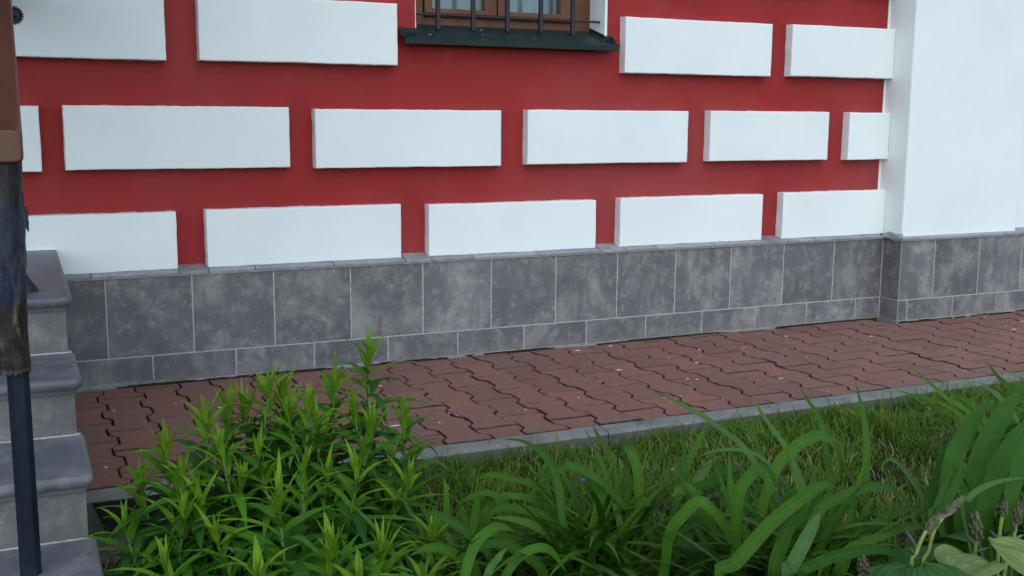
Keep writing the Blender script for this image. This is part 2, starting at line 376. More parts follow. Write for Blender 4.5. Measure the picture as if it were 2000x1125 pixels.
def stone_mesh(poly):
    mb = MB(); g = inset(poly, 0.0026); t = inset(poly, 0.0052); n = len(poly)
    V = [(x, y, -0.06) for x, y in g] + [(x, y, -0.0032) for x, y in g] + [(x, y, 0) for x, y in t]
    F = [tuple(range(2*n, 3*n))] + [(n+i, n+(i+1) % n, 2*n+(i+1) % n, 2*n+i) for i in range(n)]
    mb.add(V, F)
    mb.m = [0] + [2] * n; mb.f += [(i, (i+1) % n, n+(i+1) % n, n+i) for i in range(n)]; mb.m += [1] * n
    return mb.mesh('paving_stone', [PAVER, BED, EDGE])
def build_paving():
    mb = MB(); mb.box(-0.6, 9.0, KB + 0.002, 0.06, -0.30, PZ - 0.022)
    root = kind(mb.build('paving', BED), 'structure')
    whole = stone_mesh(stone_outline()); rest = MB(); cnt = 0
    for m in range(-10, 50):
        cx = 1.192 + PW * m; off = (m % 2) * PL / 2
        for n in range(-3, 9):
            cy = -0.64 - PL / 2 + off - PL * (n - 2)
            wall = -0.027 + 0.005 * math.sin(cx * 5.1) if cx < 3.85 else -0.163
            ya, yb = KB + 0.003 - cy, wall - cy
            poly = stone_outline()
            if ya > PL/2 - 0.02 or yb < -PL/2 + 0.02: continue
            full = ya <= -PL/2 and yb >= PL/2
            if full: me = whole
            else:
                poly = clip_y(poly, ya, yb)
                if len(poly) < 3: continue
                me = stone_mesh(poly)
            z = PZ + random.gauss(0, 0.0013)
            if cnt < 299 and cx < 6.2:
                o = obj('paving_stone', me, root, (cx, cy, z)); cnt += 1
                o.rotation_euler = (random.gauss(0, 0.0038), random.gauss(0, 0.0038), random.gauss(0, 0.005))
            else:
                rest.add([(v.co.x + cx, v.co.y + cy, v.co.z + z) for v in me.vertices], [tuple(p.vertices) for p in me.polygons])
    if rest.v: kind(rest.build('far_paving_stones', PAVER, root), 'stuff')
build_paving()

# concrete footing ledge beside the steps
def ragged_sheet(name, mats, pts, z0, z1, parent=None):
    mb = MB(); n = len(pts)
    V = [(x, y, z0) for x, y in pts] + [(x, y, z1 + 0.004 * noise.noise(Vector((x * 14, y * 14, 0)))) for x, y in pts]
    mb.add(V, [tuple(range(n, 2*n))] + [(i, (i+1) % n, (i+1) % n + n, i + n) for i in range(n)])
    return mb.build(name, mats, parent)
rr = random.Random(3)
edge = [(-0.19 + 0.05 * i, -1.50 - 0.05 * math.sin(i * 0.9) + rr.uniform(-0.025, 0.025) + 0.012 * i) for i in range(14)]
kind(ragged_sheet('concrete_footing', FOOT, edge + [(0.47, KF + 0.004), (-0.19, KF + 0.004)], -0.36, -0.226), 'structure')

# ------------------------------------------------------------------ the building
YW, YB = 0.072, 0.020                            # red wall face, white block face
house = thing('building', 'red plastered building wall with raised white blocks and a grey tiled plinth', 'building', (0, YW, PZ))
HB = Vector((0, YW, PZ))
def hb(mb, name, mats, parent=house, smooth=False, bevel=0, bseg=2):
    mb.v = [(x - HB.x, y - HB.y, z - HB.z) for x, y, z in mb.v]
    return mb.build(name, mats, parent, smooth, bevel, bseg)
OX0, OX1, OZ0, OZ1 = 1.316, 2.254, 1.285, 2.65   # window opening
def build_wall():
    mb = MB(); x0, x1, zt, yb = -4.0, 9.5, 3.6, 0.50
    mb.box(x0, OX0, YW, yb, 0.30, zt); mb.box(OX1, x1, YW, yb, 0.30, zt)
    mb.box(OX0, OX1, YW, yb, 0.30, OZ0); mb.box(OX0, OX1, YW, yb, OZ1, zt)
    hb(mb, 'wall', RED)
    mb = MB(); mb.box(-4.0, 9.5, 0.012, 0.45, -0.5, 0.335); hb(mb, 'plinth_core', GROUT)
build_wall()

def rough_block(x0, x1, z0, z1, yf, yb, seed, round_left=True, round_right=True):
    """hand-rendered plaster block: wavering edges, softened arrises"""
    L = []
    def side(a, b, n):
        for i in range(n):
            t = i / n; L.append((a[0] + (b[0] - a[0]) * t, a[1] + (b[1] - a[1]) * t))
    nx = max(8, int((x1 - x0) / 0.022)); nz = 11
    side((x0, z0), (x1, z0), nx); side((x1, z0), (x1, z1), nz); side((x1, z1), (x0, z1), nx); side((x0, z1), (x0, z0), nz)
    cx, cz = (x0 + x1) / 2, (z0 + z1) / 2
    n = len(L); rings = []
    for ins, y, amp in ((-0.001, yb, 0.0028), (0.0, yf + 0.004, 0.0016), (0.0012, yf + 0.0012, 0.0014), (0.0042, yf, 0.0006)):
        R = []
        for (x, z) in L:
            j = noise.noise(Vector((x * 9 + seed, z * 9, seed * 1.7 + y * 9))) * 0.8 + 0.8 * noise.noise(Vector((x * 60 + seed, z * 60, y * 30)))
            sx, sz = (1 if x < cx else -1), (1 if z < cz else -1)
            ex = min(abs(x - x0), abs(x - x1)); ez = min(abs(z - z0), abs(z - z1))
            dx = sx * (ins + amp * j) if ex < 1e-6 else 0
            dz = sz * (ins + amp * j) if ez < 1e-6 else 0
            low = 0.0010 * noise.noise(Vector((x * 3.1 + seed, z * 3.1, 4.2))) if y < yb else 0
            R.append((x + dx, y + low * 0.8, z + dz + (low if ez < 1e-6 else 0)))
        rings.append(R)
    mb = MB(); V = [p for r in rings for p in r]
    F = [(r*n+i, r*n+(i+1) % n, (r+1)*n+(i+1) % n, (r+1)*n+i) for r in range(len(rings)-1) for i in range(n)]
    F.append(tuple(range(3*n, 4*n))); mb.add(V, F); return mb
XC_ = 3.9653
PX = 3.981                                       # left face of the pier's plaster
ROWS = [(0.3425, 0.573, [(-0.70, 0.281), (0.398, 1.228), (1.357, 2.199), (2.331, 3.168), (3.297, PX)]),
        (0.741, 0.987, [(-1.30, -0.201), (-0.116, 0.747), (0.855, 1.704), (1.836, 2.700), (2.830, 3.568), (3.704, PX)]),
        (1.168, 1.424, [(-0.70, 0.269), (0.396, 1.219), (2.337, 3.181), (3.305, PX)]),
        (1.602, 1.850, [(-1.30, -0.201), (-0.116, 0.747), (2.45, 2.93), (3.05, 3.568), (3.704, PX)])]
for r, (z0, z1, xs) in enumerate(ROWS):
    for i, (a, b) in enumerate(xs):
        dz = [0, 0.004, -0.002, 0.003, 0.006, 0.004][i]
        hb(rough_block(a, b, z0 + (dz if r else 0), z1 + dz, YB, YW + 0.004, r * 7.3 + i * 2.1), 'wall_block', WHITE)

# pier at the right
def build_pier():
    mb = MB(); xs = [PX, PX + 0.05, 4.25, 4.5, 4.79, 4.826]
    zs = [0.340 + 0.12 * i for i in range(28)]
    yf = -0.117; V = []; path = [(PX, YW), (PX + 0.001, -0.03), (PX + 0.0005, yf + 0.008), (PX + 0.003, yf + 0.002), (PX + 0.009, yf)] + [(x, yf) for x in (4.1, 4.25, 4.4, 4.55, 4.7)] + [(4.817, yf), (4.824, yf + 0.004), (4.826, yf + 0.012), (4.826, YW)]
    for z in zs:
        for (x, y) in path:
            w = noise.noise(Vector((x * 4, y * 4 + 3, z * 3))) * 0.0022
            V.append((x + (w if y > yf + 0.001 else 0), y + (w if y <= yf + 0.001 else 0), z))
    m = len(path)
    F = [(j*m+i, j*m+i+1, (j+1)*m+i+1, (j+1)*m+i) for j in range(len(zs)-1) for i in range(m-1)]
    mb.add(V, F); hb(mb, 'pier', WHITE, smooth=False)
    mb = MB(); mb.box(4.826, 9.4, -0.070, YW, 0.352, 3.55); hb(mb, 'side_wall', WHITE)
    mb = MB(); mb.box(PX - 0.012, PX + 0.03, YW - 0.003, YW + 0.01, 0.36, 3.5); hb(mb, 'corner_plaster', WHITE)
    mb = MB(); mb.box(XC_ + 0.0012, 9.4, -0.1356, 0.0, -0.5, 0.319); hb(mb, 'pier_core', GROUT)
build_pier()
# unseen slab and post, added to dim the wall and steps at the left
mb = MB(); mb.box(-2.1, 0.20, -2.45, YW - 0.002, 2.38, 2.52); hb(mb, 'added_shade_slab', WHITE, bevel=0.01)
mb = MB(); mb.box(-2.0, -1.86, -2.35, -2.21, -0.3, 2.378); hb(mb, 'added_slab_post', WHITE, bevel=0.01)

# plinth tiles
plinth = MB(); plinth.box(-4.0, 9.0, 0.0012, 0.0120, -0.45, 0.319)
plinth = hb(plinth, 'plinth', GROUT)
TM = {}
def tile(w, h, front=True):
    """flat tile with eased edges, its own object; origin at its lower left front corner"""
    key = (round(w, 3), round(h, 3))
    if key not in TM:
        mb = MB(); e = 0.0008
        V = [(0, 0.010, 0), (w, 0.010, 0), (w, 0.010, h), (0, 0.010, h), (0, e, 0), (w, e, 0), (w, e, h), (0, e, h), (e, 0, e), (w-e, 0, e), (w-e, 0, h-e), (e, 0, h-e)]
        F = [(8, 9, 10, 11)] + [(a, b, b+4, a+4) for a, b in ((0,1),(1,2),(2,3),(3,0))] + [(a, b, b+4, a+4) for a, b in ((4,5),(5,6),(6,7),(7,4))]
        mb.add(V, F); TM[key] = mb.mesh('plinth_tile', TILE)
    return TM[key]
G = 0.0026
def put_tile(x0, x1, z0, z1, y=0.0, rot=0.0):
    o = obj('plinth_tile', tile(x1 - x0 - 2*G, z1 - z0 - 2*G), plinth)
    o.location = Vector((x0 + (G if rot == 0 else 0), y - (G if rot else 0), z0 + G)) - HB
    o.rotation_euler = (random.gauss(0, 0.0012), 0, rot + random.gauss(0, 0.0012))
XC, YP = 3.9653, -0.1368
ZT = 0.3215
put_tile(-0.66, -0.33, 0, ZT); put_tile(-0.33, 0, 0, ZT)
for n in range(12): put_tile(n * 0.33, (n + 1) * 0.33 if n < 11 else XC - 0.003, 0, ZT)
lx = [-0.494, -0.164] + [0.1659 + 0.33 * n for n in range(12)] + [XC - 0.003]
for a, b in zip(lx[:-1], lx[1:]): put_tile(a, b, -0.113, 0)
ux = [XC] + [4.2058 + 0.33 * n for n in range(10)]
for a, b in zip(ux[:-1], ux[1:]): put_tile(a, b, 0, ZT, YP)
ux = [XC, 4.0303] + [4.0303 + 0.33 * n for n in range(1, 10)]
for a, b in zip(ux[:-1], ux[1:]): put_tile(a, b, -0.113, 0, YP)
put_tile(XC, XC + 0.134, 0, ZT, 0.0, -math.pi / 2); put_tile(XC, XC + 0.134, -0.113, 0, 0.0, -math.pi / 2)
# sloping cap tiles
def cap_run(joints, yf, yb, zf, zb, name='cap_tile', right=None):
    for a, b in zip(joints[:-1], joints[1:]):
        mb = MB(); g = 0.0018; t = 0.0105; e = 0.003
        prof = [(yf, zf - t), (yf, zf - e), (yf + e, zf), (yb, zb), (yb, zb - t)]
        o = obj(name, None, plinth) if False else None
        c = Vector(((a + b) / 2, yf, zf))
        V = []
        for x in (a + g, b - g):
            for (y, z) in prof: V.append((x - c.x, y - c.y, z - c.z))
        F = [tuple(range(5)), tuple(reversed(range(5, 10)))] + [(i, i + 5, (i + 1) % 5 + 5, (i + 1) % 5) for i in range(5)]
        mb.add(V, F); ob = mb.build(name, CAPT, plinth); ob.location = c - HB
        ob.rotation_euler = (random.gauss(0, 0.01), random.gauss(0, 0.0015), 0)
cj = [-0.7, -0.38, -0.05, 0.282, 0.398, 0.585, 0.914, 1.24, 1.359, 1.562, 1.884, 2.217, 2.345, 2.523, 2.858, 3.188, 3.315, 3.49, 3.822, 3.955]
cap_run(cj, -0.012, 0.074, 0.3350, 0.3560)
cap_run([3.956, 4.049, 4.377, 4.705, 5.03, 5.36, 5.69, 6.02, 6.35, 6.68], -0.149, -0.040, 0.3350, 0.3600)
mb = MB()                                        # cap along the pier's return
V = [(3.952, -0.147, 0.3255), (3.952, 0.0, 0.3255), (3.952, -0.147, 0.336), (3.952, 0.0, 0.336), (PX + 0.004, -0.120, 0.356), (PX + 0.004, 0.0, 0.356), (PX + 0.004, -0.120, 0.344), (PX + 0.004, 0.0, 0.344)]
mb.add(V, [(0, 1, 3, 2), (2, 3, 5, 4), (4, 5, 7, 6), (6, 7, 1, 0), (0, 2, 4, 6), (1, 7, 5, 3)])
hb(mb, 'cap_tile', CAPT, plinth)
mb = MB(); mb.box(-4.0, 9.0, -0.006, 0.05, 0.319, 0.3245); hb(mb, 'cap_bed', GROUT, plinth)
mb = MB(); mb.box(3.958, 9.0, -0.1425, -0.06, 0.319, 0.3245); hb(mb, 'cap_bed', GROUT, plinth)
# rough mortar line along the foot of the tiles
def fillet(x0, x1, yw, seed):
    mb = MB(); n = int((x1 - x0) / 0.012); V = []
    for i in range(n + 1):
        x = x0 + (x1 - x0) * i / n
        q = noise.noise(Vector((x * 3.3, seed, 0))); w = noise.noise(Vector((x * 26, seed, 5)))
        h = max(-0.02, 0.007 + 0.026 * q + 0.011 * w); d = max(0.0, 0.001 + 0.020 * noise.noise(Vector((x * 3.7, seed, 9))) + 0.008 * w)
        zl = PZ - 0.0005 - (0.03 if d > 0.007 else 0.0)
        V += [(x, yw + 0.004, zl), (x, yw - d - 0.001, zl), (x, yw - d * 0.9 - 0.001, max(zl, PZ - 0.004) + 0.3 * max(0, h)), (x, yw - 0.0012, -0.1135 + h * 0.6), (x, yw + 0.008, -0.1115 + h * 0.6)]
    F = [(5*i+k, 5*i+5+k, 5*i+6+k, 5*i+1+k) for i in range(n) for k in range(4)]
    mb.add(V, F); hb(mb, 'mortar_line', MORTAR, plinth)
mb = MB(); mb.box(-0.66, 3.95, -0.0015, 0.0, -0.30, -0.1135); hb(mb, 'dark_gap', BED, plinth)
mb = MB(); mb.box(3.97, 9.0, YP - 0.0015, YP, -0.30, -0.1135); hb(mb, 'dark_gap', BED, plinth)
fillet(-0.3, 3.958, 0.0, 1.3); fillet(3.955, 7.0, YP, 6.1)
mb = MB(); mb.box(3.950, 3.962, -0.150, -0.004, PZ - 0.02, -0.109); hb(mb, 'mortar_line', MORTAR, plinth)

# window
YFR = 0.215
win = MB(); win.box(OX0 + 0.0, OX1 - 0.0, YFR + 0.01, YFR + 0.07, 1.345, 1.352); win = hb(win, 'window', WOOD)
def bar(x0, x1, y0, y1, z0, z1, name, m, parent=win, bevel=0.003):
    mb = MB(); mb.box(x0, x1, y0, y1, z0, z1); return hb(mb, name, m, parent, bevel=bevel)
ZT2 = 2.60
bar(OX0, 1.405, YFR, YFR + 0.07, 1.353, ZT2, 'frame', WOOD); bar(2.150, OX1, YFR, YFR + 0.07, 1.353, ZT2, 'frame', WOOD)
bar(1.405, 2.150, YFR + 0.002, YFR + 0.07, 1.353, 1.402, 'frame', WOOD); bar(1.405, 2.150, YFR + 0.002, YFR + 0.07, ZT2 - 0.06, ZT2, 'frame', WOOD)
bar(1.406, 2.149, YFR - 0.016, YFR + 0.001, 1.399, 1.411, 'drip_rail', WOOD)
for (a, b) in ((1.409, 1.760), (1.766, 2.147)):
    bar(a, a + 0.036, YFR - 0.012, YFR + 0.04, 1.413, ZT2 - 0.06, 'sash', WOOD); bar(b - 0.058, b, YFR - 0.012, YFR + 0.04, 1.413, ZT2 - 0.06, 'sash', WOOD)
    bar(a + 0.036, b - 0.058, YFR - 0.011, YFR + 0.04, 1.413, 1.436, 'sash', WOOD)
    bar(a + 0.030, b - 0.050, YFR + 0.012, YFR + 0.020, 1.430, ZT2 - 0.06, 'pane', GLASS, bevel=0)
mb = MB(); n = 60; V = []
for i in range(n + 1):
    x = OX0 + 0.03 + (OX1 - OX0 - 0.06) * i / n
    y = YFR + 0.10 + 0.012 * math.sin(i * 0.9) + 0.006 * math.sin(i * 2.3)
    V += [(x, y, 1.37), (x, y + 0.004, 2.6)]
mb.add(V, [(2*i, 2*i+2, 2*i+3, 2*i+1) for i in range(n)]); hb(mb, 'curtain', CURT, win, smooth=True)
mb = MB(); mb.box(OX0 - 0.3, OX1 + 0.3, 0.505, 0.9, 1.1, 2.8); hb(mb, 'room_recess', DARKIN, win)
def reveal(x0, x1, seed):
    mb = MB(); n = 60; V = []
    for i in range(n + 1):
        z = 1.300 + (2.66 - 1.300) * i / n; j = 0.0035 * noise.noise(Vector((seed, z * 30, 2)))
        V += [(x0, YW - 0.003 + j * 0.3, z), (x1 + j, YW - 0.003, z), (x1 + j * 0.3, YFR + 0.002, z)]
    mb.add(V, [(3*i+k, 3*i+3+k, 3*i+4+k, 3*i+1+k) for i in range(n) for k in range(2)]); hb(mb, 'reveal', WHITE, win)
reveal(OX1 + 0.010, OX1 - 0.003, 1.0); reveal(OX0 - 0.0005, OX0 + 0.0025, 2.0)
# folded metal sill
def build_sill():
    mb = MB(); x0, x1 = 1.246, 2.286
    T = [(0.226, 1.374), (0.223, 1.366), (0.0, 1.289), (-0.004, 1.286), (-0.003, 1.264), (0.010, 1.262), (0.010, 1.266), (0.001, 1.268), (0.002, 1.283), (0.222, 1.360)]
    V = []
    for i, (y, z) in enumerate(T):
        V.append((x0 if y < YW else OX0 + 0.004, y, z))
    for i, (y, z) in enumerate(T):
        V.append((x1 if y < YW else OX1 - 0.004, y, z))
    n = len(T); mb.add(V, [tuple(range(n)), tuple(reversed(range(n, 2*n)))] + [(i, i + n, (i + 1) % n + n, (i + 1) % n) for i in range(n)])
    # up-turned ends and the wing against the wall
    for (xa, xb, xo) in ((x0, OX0 + 0.004, x0 - 0.012), (x1, OX1 - 0.004, x1 + 0.0)):
        V = [(xa, 0.0, 1.292), (xa, YW - 0.006, 1.316), (xb, YW - 0.006, 1.316), (xo, YW - 0.007, 1.334), (xb + (0.012 if xb < 1.8 else -0.012), YW - 0.007, 1.334), (xo, 0.004, 1.292)]
        mb.add(V, [(1, 2, 4, 3), (0, 1, 3, 5), (0, 1, 2)])
        mb.add([(xb, YW - 0.006, 1.316), (xb, YFR + 0.005, 1.366), (xb, YFR + 0.005, 1.382), (xb, YW - 0.006, 1.338)], [(0, 1, 2, 3)])
    o = hb(mb, 'sill', SILL, win)
    so_ = o.modifiers.new('sheet', 'SOLIDIFY'); so_.thickness = 0.0016
    mb = MB(); mb.tube([(x1 - 0.004, 0.001, 1.287), (x1 + 0.014, 0.003, 1.287)], [0.005, 0.0025], 8); hb(mb, 'sill_fold', SILL, win)
build_sill()
grille = MB(); YG = 0.117
grille.tube([(OX0 - 0.01, YG, 1.3990), (OX1 + 0.004, YG, 1.4000)], 0.0052, 8); grille = hb(grille, 'window_grille', IRON, win.parent)
for x in (1.438, 1.606, 1.774, 1.942, 2.107):
    mb = MB(); mb.box(x - 0.0092, x + 0.0092, YG - 0.0092, YG + 0.0092, 1.336, 2.66); hb(mb, 'grille_bar', IRON, grille, bevel=0.002)

# ------------------------------------------------------------------ stairs
XS, XR, XL = -0.1655, -0.184, -1.75
stairs = thing('stone_stairs', 'grey tiled entrance steps with rounded treads at the left edge', 'stairs', (XR, -1.3, -0.236))
SB = Vector((XR, -1.3, -0.236))
def sb(mb, name, m, bevel=0, seg=3):
    mb.v = [tuple(Vector(p) - SB) for p in mb.v]; return mb.build(name, m, stairs, False, bevel, seg)
def rounded_slab(yb, yf, zt, th):
    mb = MB(); r = 0.022; pts = []
    for (cx, cy, a0) in ((XS - r, yf + r, -90),):
        pts = [(XL, yb), (XL, yf)] + [(cx + r * math.cos(math.radians(a0 + 15 * k)), cy + r * math.sin(math.radians(a0 + 15 * k))) for k in range(7)] + [(XS, yb)]
    # edge profile: bullnose over a small stepped drip moulding
    prof = [(0.0125, 0.0), (0.0055, -0.0016), (0.0016, -0.0055), (0.0, -0.0125), (0.0, -th * 0.55), (0.0035, -th * 0.78), (0.009, -th * 0.9), (0.0105, -th), (0.017, -th), (0.017, -th - 0.008)]
    n = len(pts); V = []
    for (ins, dz) in prof:
        for i, (x, y) in enumerate(pts):
            if i < 2: V.append((x, y + (ins if i == 1 else 0), zt + dz)); continue
            if i == n - 1: V.append((x - ins, y, zt + dz)); continue
            cx, cy = XS - r, yf + r; d = Vector((x - cx, y - cy)).normalized(); rr_ = r - ins
            V.append((cx + d.x * rr_, cy + d.y * rr_, zt + dz))
    F = [tuple(range(n))]
    for p in range(len(prof) - 1): F += [(p*n+i, (p+1)*n+i, (p+1)*n+(i+1) % n, p*n+(i+1) % n) for i in range(n)]
    F.append(tuple(reversed(range((len(prof)-1)*n, len(prof)*n))))
    mb.add(V, F); return mb
Z1 = 0.443; ST = [(0.022, -1.150, Z1), (-1.120, -1.462, Z1 - 0.172), (-1.432, -1.795, Z1 - 0.334), (-1.765, -2.012, Z1 - 0.502)]
sr = []
for k, (yb, yf, zt) in enumerate(ST):
    o = sb(rounded_slab(yb, yf, zt, 0.034), 'tread', TREAD)
    if k == 0: o['label'] = 'deep grey landing slab at the top of the steps'
for k, (yb, yf, zt) in enumerate(ST):
    yr = yf + 0.030; zb = ST[k+1][2] if k < 3 else -0.25; ztop = zt - 0.0425
    edges = [XR, XR - 0.325, XR - 0.65, XR - 0.975, XR - 1.3, XL]
    for a, b in zip(edges[:-1], edges[1:]):
        mb = MB(); mb.box(b + 0.002, a - 0.0005, yr, yr + 0.010, zb + 0.0045, ztop); o = sb(mb, 'riser_tile', RISER, 0.001, 1)
    mb = MB(); mb.box(XL, XR + 0.008, yr - 0.0015, yr + 0.009, zb - 0.002, zb + 0.004); sb(mb, 'grout_line', GROUT)
    mb = MB(); mb.box(XL + 0.01, XR - 0.002, yr + 0.0095, (0.022 if k == 0 else ST[k-1][1] + 0.028), -0.40, ztop - 0.002); sb(mb, 'core', MORTAR)
# ragged mortar scraps at the landing's wall joint and the bitumen coat on the kerb beside the steps
mb = MB(); V = []
for i in range(40):
    x = XS - 0.002 - i * 0.012; h = 0.003 + 0.003 * noise.noise(Vector((x * 40, 1, 1)))
    V += [(x, 0.0145, Z1 - 0.002), (x, 0.0165, Z1 + h), (x, 0.0215, Z1 + h)]
mb.add(V, [(3*i+k, 3*i+3+k, 3*i+4+k, 3*i+1+k) for i in range(39) for k in range(2)]); sb(mb, 'wall_joint', WHITE)
mb = MB(); V = []; n = 46
for i in range(n + 1):
    x = -0.150 + 0.75 * i / n; a = min(1, max(0, (x + 0.15) / 0.03))
    lo = -0.235; hi = PZ - 0.012 + 0.006 * noise.noise(Vector((x * 30, 0, 3)))
    if x < -0.115: lo = -0.135 - (x + 0.15) * 2.5 + 0.012 * noise.noise(Vector((x * 60, 2, 0)))
    V += [(x, KF - 0.003, max(lo, -0.236)), (x, KF - 0.0035, hi)]
mb.add(V, [(2*i, 2*i+2, 2*i+3, 2*i+1) for i in range(n)])
ko = mb.build('bitumen_coat', BITUMEN, bpy.data.objects['kerb']); ko.modifiers.new('coat', 'SOLIDIFY').thickness = 0.002

# ------------------------------------------------------------------ railing
NX, NY = -0.3155, -1.93
rail = thing('stair_railing', 'wrought iron stair railing with brown handrail, hammered newel and navy post', 'railing', (NX, NY, ST[3][2]))
RB = Vector((NX, NY, ST[3][2]))
def rb(mb, name, m, parent=rail, smooth=False, bevel=0, seg=2):
    mb.v = [tuple(Vector(p) - RB) for p in mb.v]; return mb.build(name, m, parent, smooth, bevel, seg)
mb = MB(); a = 0.0225; c = 0.0115                # chamfered square post
oc = [(-a, -a + c), (-a + c, -a), (a - c, -a), (a, -a + c), (a, a - c), (a - c, a), (-a + c, a), (-a, a - c)]
mb.prism(oc, lambda p, z: (NX + p[0], NY + p[1], z), ST[3][2], 0.46); post = rb(mb, 'newel_post', NAVY, bevel=0.0015)
# hammered sleeve with a ragged fringe
mb = MB(); N, Hn = 40, 46; V = []
for j in range(Hn + 1):
    t = j / Hn; z = 0.412 + (0.872 - 0.412) * t
    cx = NX - 0.010 + 0.008 * t; r0 = 0.0345 + 0.003 * t + 0.004 * math.exp(-((t - 0.02) / 0.05) ** 2)
    for k in range(N):
        an = 2 * math.pi * k / N
        q = noise.noise(Vector((math.cos(an) * 2.2, math.sin(an) * 2.2, z * 9))) * 0.0032 + noise.noise(Vector((math.cos(an) * 7, math.sin(an) * 7, z * 16))) * 0.0026
        zz = z - (0.012 * abs(noise.noise(Vector((an * 6, 3, 1)))) + 0.004 * (k % 2)) if j == 0 else z
        V.append((cx + (r0 + q) * math.cos(an), NY + (r0 + q) * math.sin(an), zz))
F = [(j*N+k, j*N+(k+1) % N, (j+1)*N+(k+1) % N, (j+1)*N+k) for j in range(Hn) for k in range(N)] + [tuple(range(N)), tuple(reversed(range(Hn*N, (Hn+1)*N)))]
mb.add(V, F); rb(mb, 'hammered_sleeve', BARK, smooth=True)
# handrail: rounded section climbing away from the newel
def handrail():
    w, h, r = 0.0475, 0.072, 0.014
    sec = []
    for (cx, cz, a0) in ((w - r, h - r, 0), (-w + r, h - r, 90), (-w + r, r, 180), (w - r, r, 270)):
        sec += [(cx + r * math.cos(math.radians(a0 + 22.5 * k)), cz + r * math.sin(math.radians(a0 + 22.5 * k))) for k in range(5)]
    path = [(-1.985, 0.860, 0.90), (-1.980, 0.859, 0.97), (-1.965, 0.860, 1.0), (-1.90, 0.877, 1.0), (-1.80, 0.925, 1.0), (-1.60, 1.025, 1.0), (-1.15, 1.25, 1.0), (-1.0, 1.318, 1.0), (-0.9, 1.348, 1.0), (-0.75, 1.356, 1.0), (-0.02, 1.356, 1.0)]
    V = []
    for (y, z, s) in path:
        for (x, zz) in sec: V.append((NX - 0.0085 + x * s, y, z + (zz - h/2) * s + h/2))
    n = len(sec); mb = MB()
    F = [(j*n+k, j*n+(k+1) % n, (j+1)*n+(k+1) % n, (j+1)*n+k) for j in range(len(path)-1) for k in range(n)] + [tuple(range(n)), tuple(reversed(range((len(path)-1)*n, len(path)*n)))]
    mb.add(V, F); o = rb(mb, 'handrail', RAIL, smooth=False); bev(o, 0.002, 1, 50)
    for p in o.data.polygons: p.use_smooth = len(p.vertices) == 4
handrail()
BX, BY = -0.293, -1.008
mb = MB(); mb.box(BX - 0.009, BX + 0.009, BY - 0.009, BY + 0.009, Z1, 1.345); bal = rb(mb, 'baluster', IRON, bevel=0.002)
mb = MB(); mb.tube([(BX, BY, Z1), (BX, BY, Z1 + 0.006), (BX, BY, Z1 + 0.02), (BX, BY, Z1 + 0.04), (BX, BY, Z1 + 0.052)], [0.043, 0.042, 0.032, 0.018, 0.012], 20); rb(mb, 'foot', IRON, bal, smooth=True)
mb = MB()
for k in range(13):                              # ribbed shell ornament
    an = math.radians(-96 + 15 * k); d = Vector((math.cos(an), 0, math.sin(an)))
    p0 = Vector((BX + 0.020, BY - 0.004, 1.236)); mb.tube([p0, p0 + d * 0.014, p0 + d * 0.027], [0.0040, 0.0048, 0.0018], 6)
mb.tube([(BX + 0.020, BY + 0.004, 1.236), (BX + 0.020, BY - 0.003, 1.236)], 0.0225, 24); rb(mb, 'shell_ornament', IRON, bal, smooth=True)
mb = MB()
for k in range(5):
    mb.tube([(BX + 0.004, BY - 0.004, 0.70 - 0.012 * k), (BX + 0.020 + 0.002 * (k % 2), BY - 0.006, 0.688 - 0.013 * k), (BX + 0.024, BY - 0.006, 0.668 - 0.012 * k)], [0.003, 0.006, 0.002], 6)
rb(mb, 'leaf_ornament', IRON, bal, smooth=True)

# ------------------------------------------------------------------ flecks on the paving
fl = MB(); rf = random.Random(11)
for i in range(105):
    x = rf.uniform(-0.1, 5.0); y = -0.05 - 1.15 * rf.random() ** 0.8
    s = 0.0022 + 0.009 * rf.random() ** 5; an = rf.uniform(0, 6.28); el = rf.choice([1, 1, 1.6, 2.6])
    P = []
    for k in range(6):
        aa = an + k * math.pi / 3; rr_ = s * rf.uniform(0.6, 1.2)
        P.append((x + rr_ * el * math.cos(aa), y + rr_ * math.sin(aa)))
    fl.add([(px, py, PZ + 0.0008) for px, py in P] + [(x, y, PZ + 0.0030)], [(k, (k + 1) % 6, 6) for k in range(6)])
f = kind(fl.build('paint_flecks', FLECK), 'stuff'); f['label'] = 'scattered white paint flecks on the red paving'; f['category'] = 'debris'

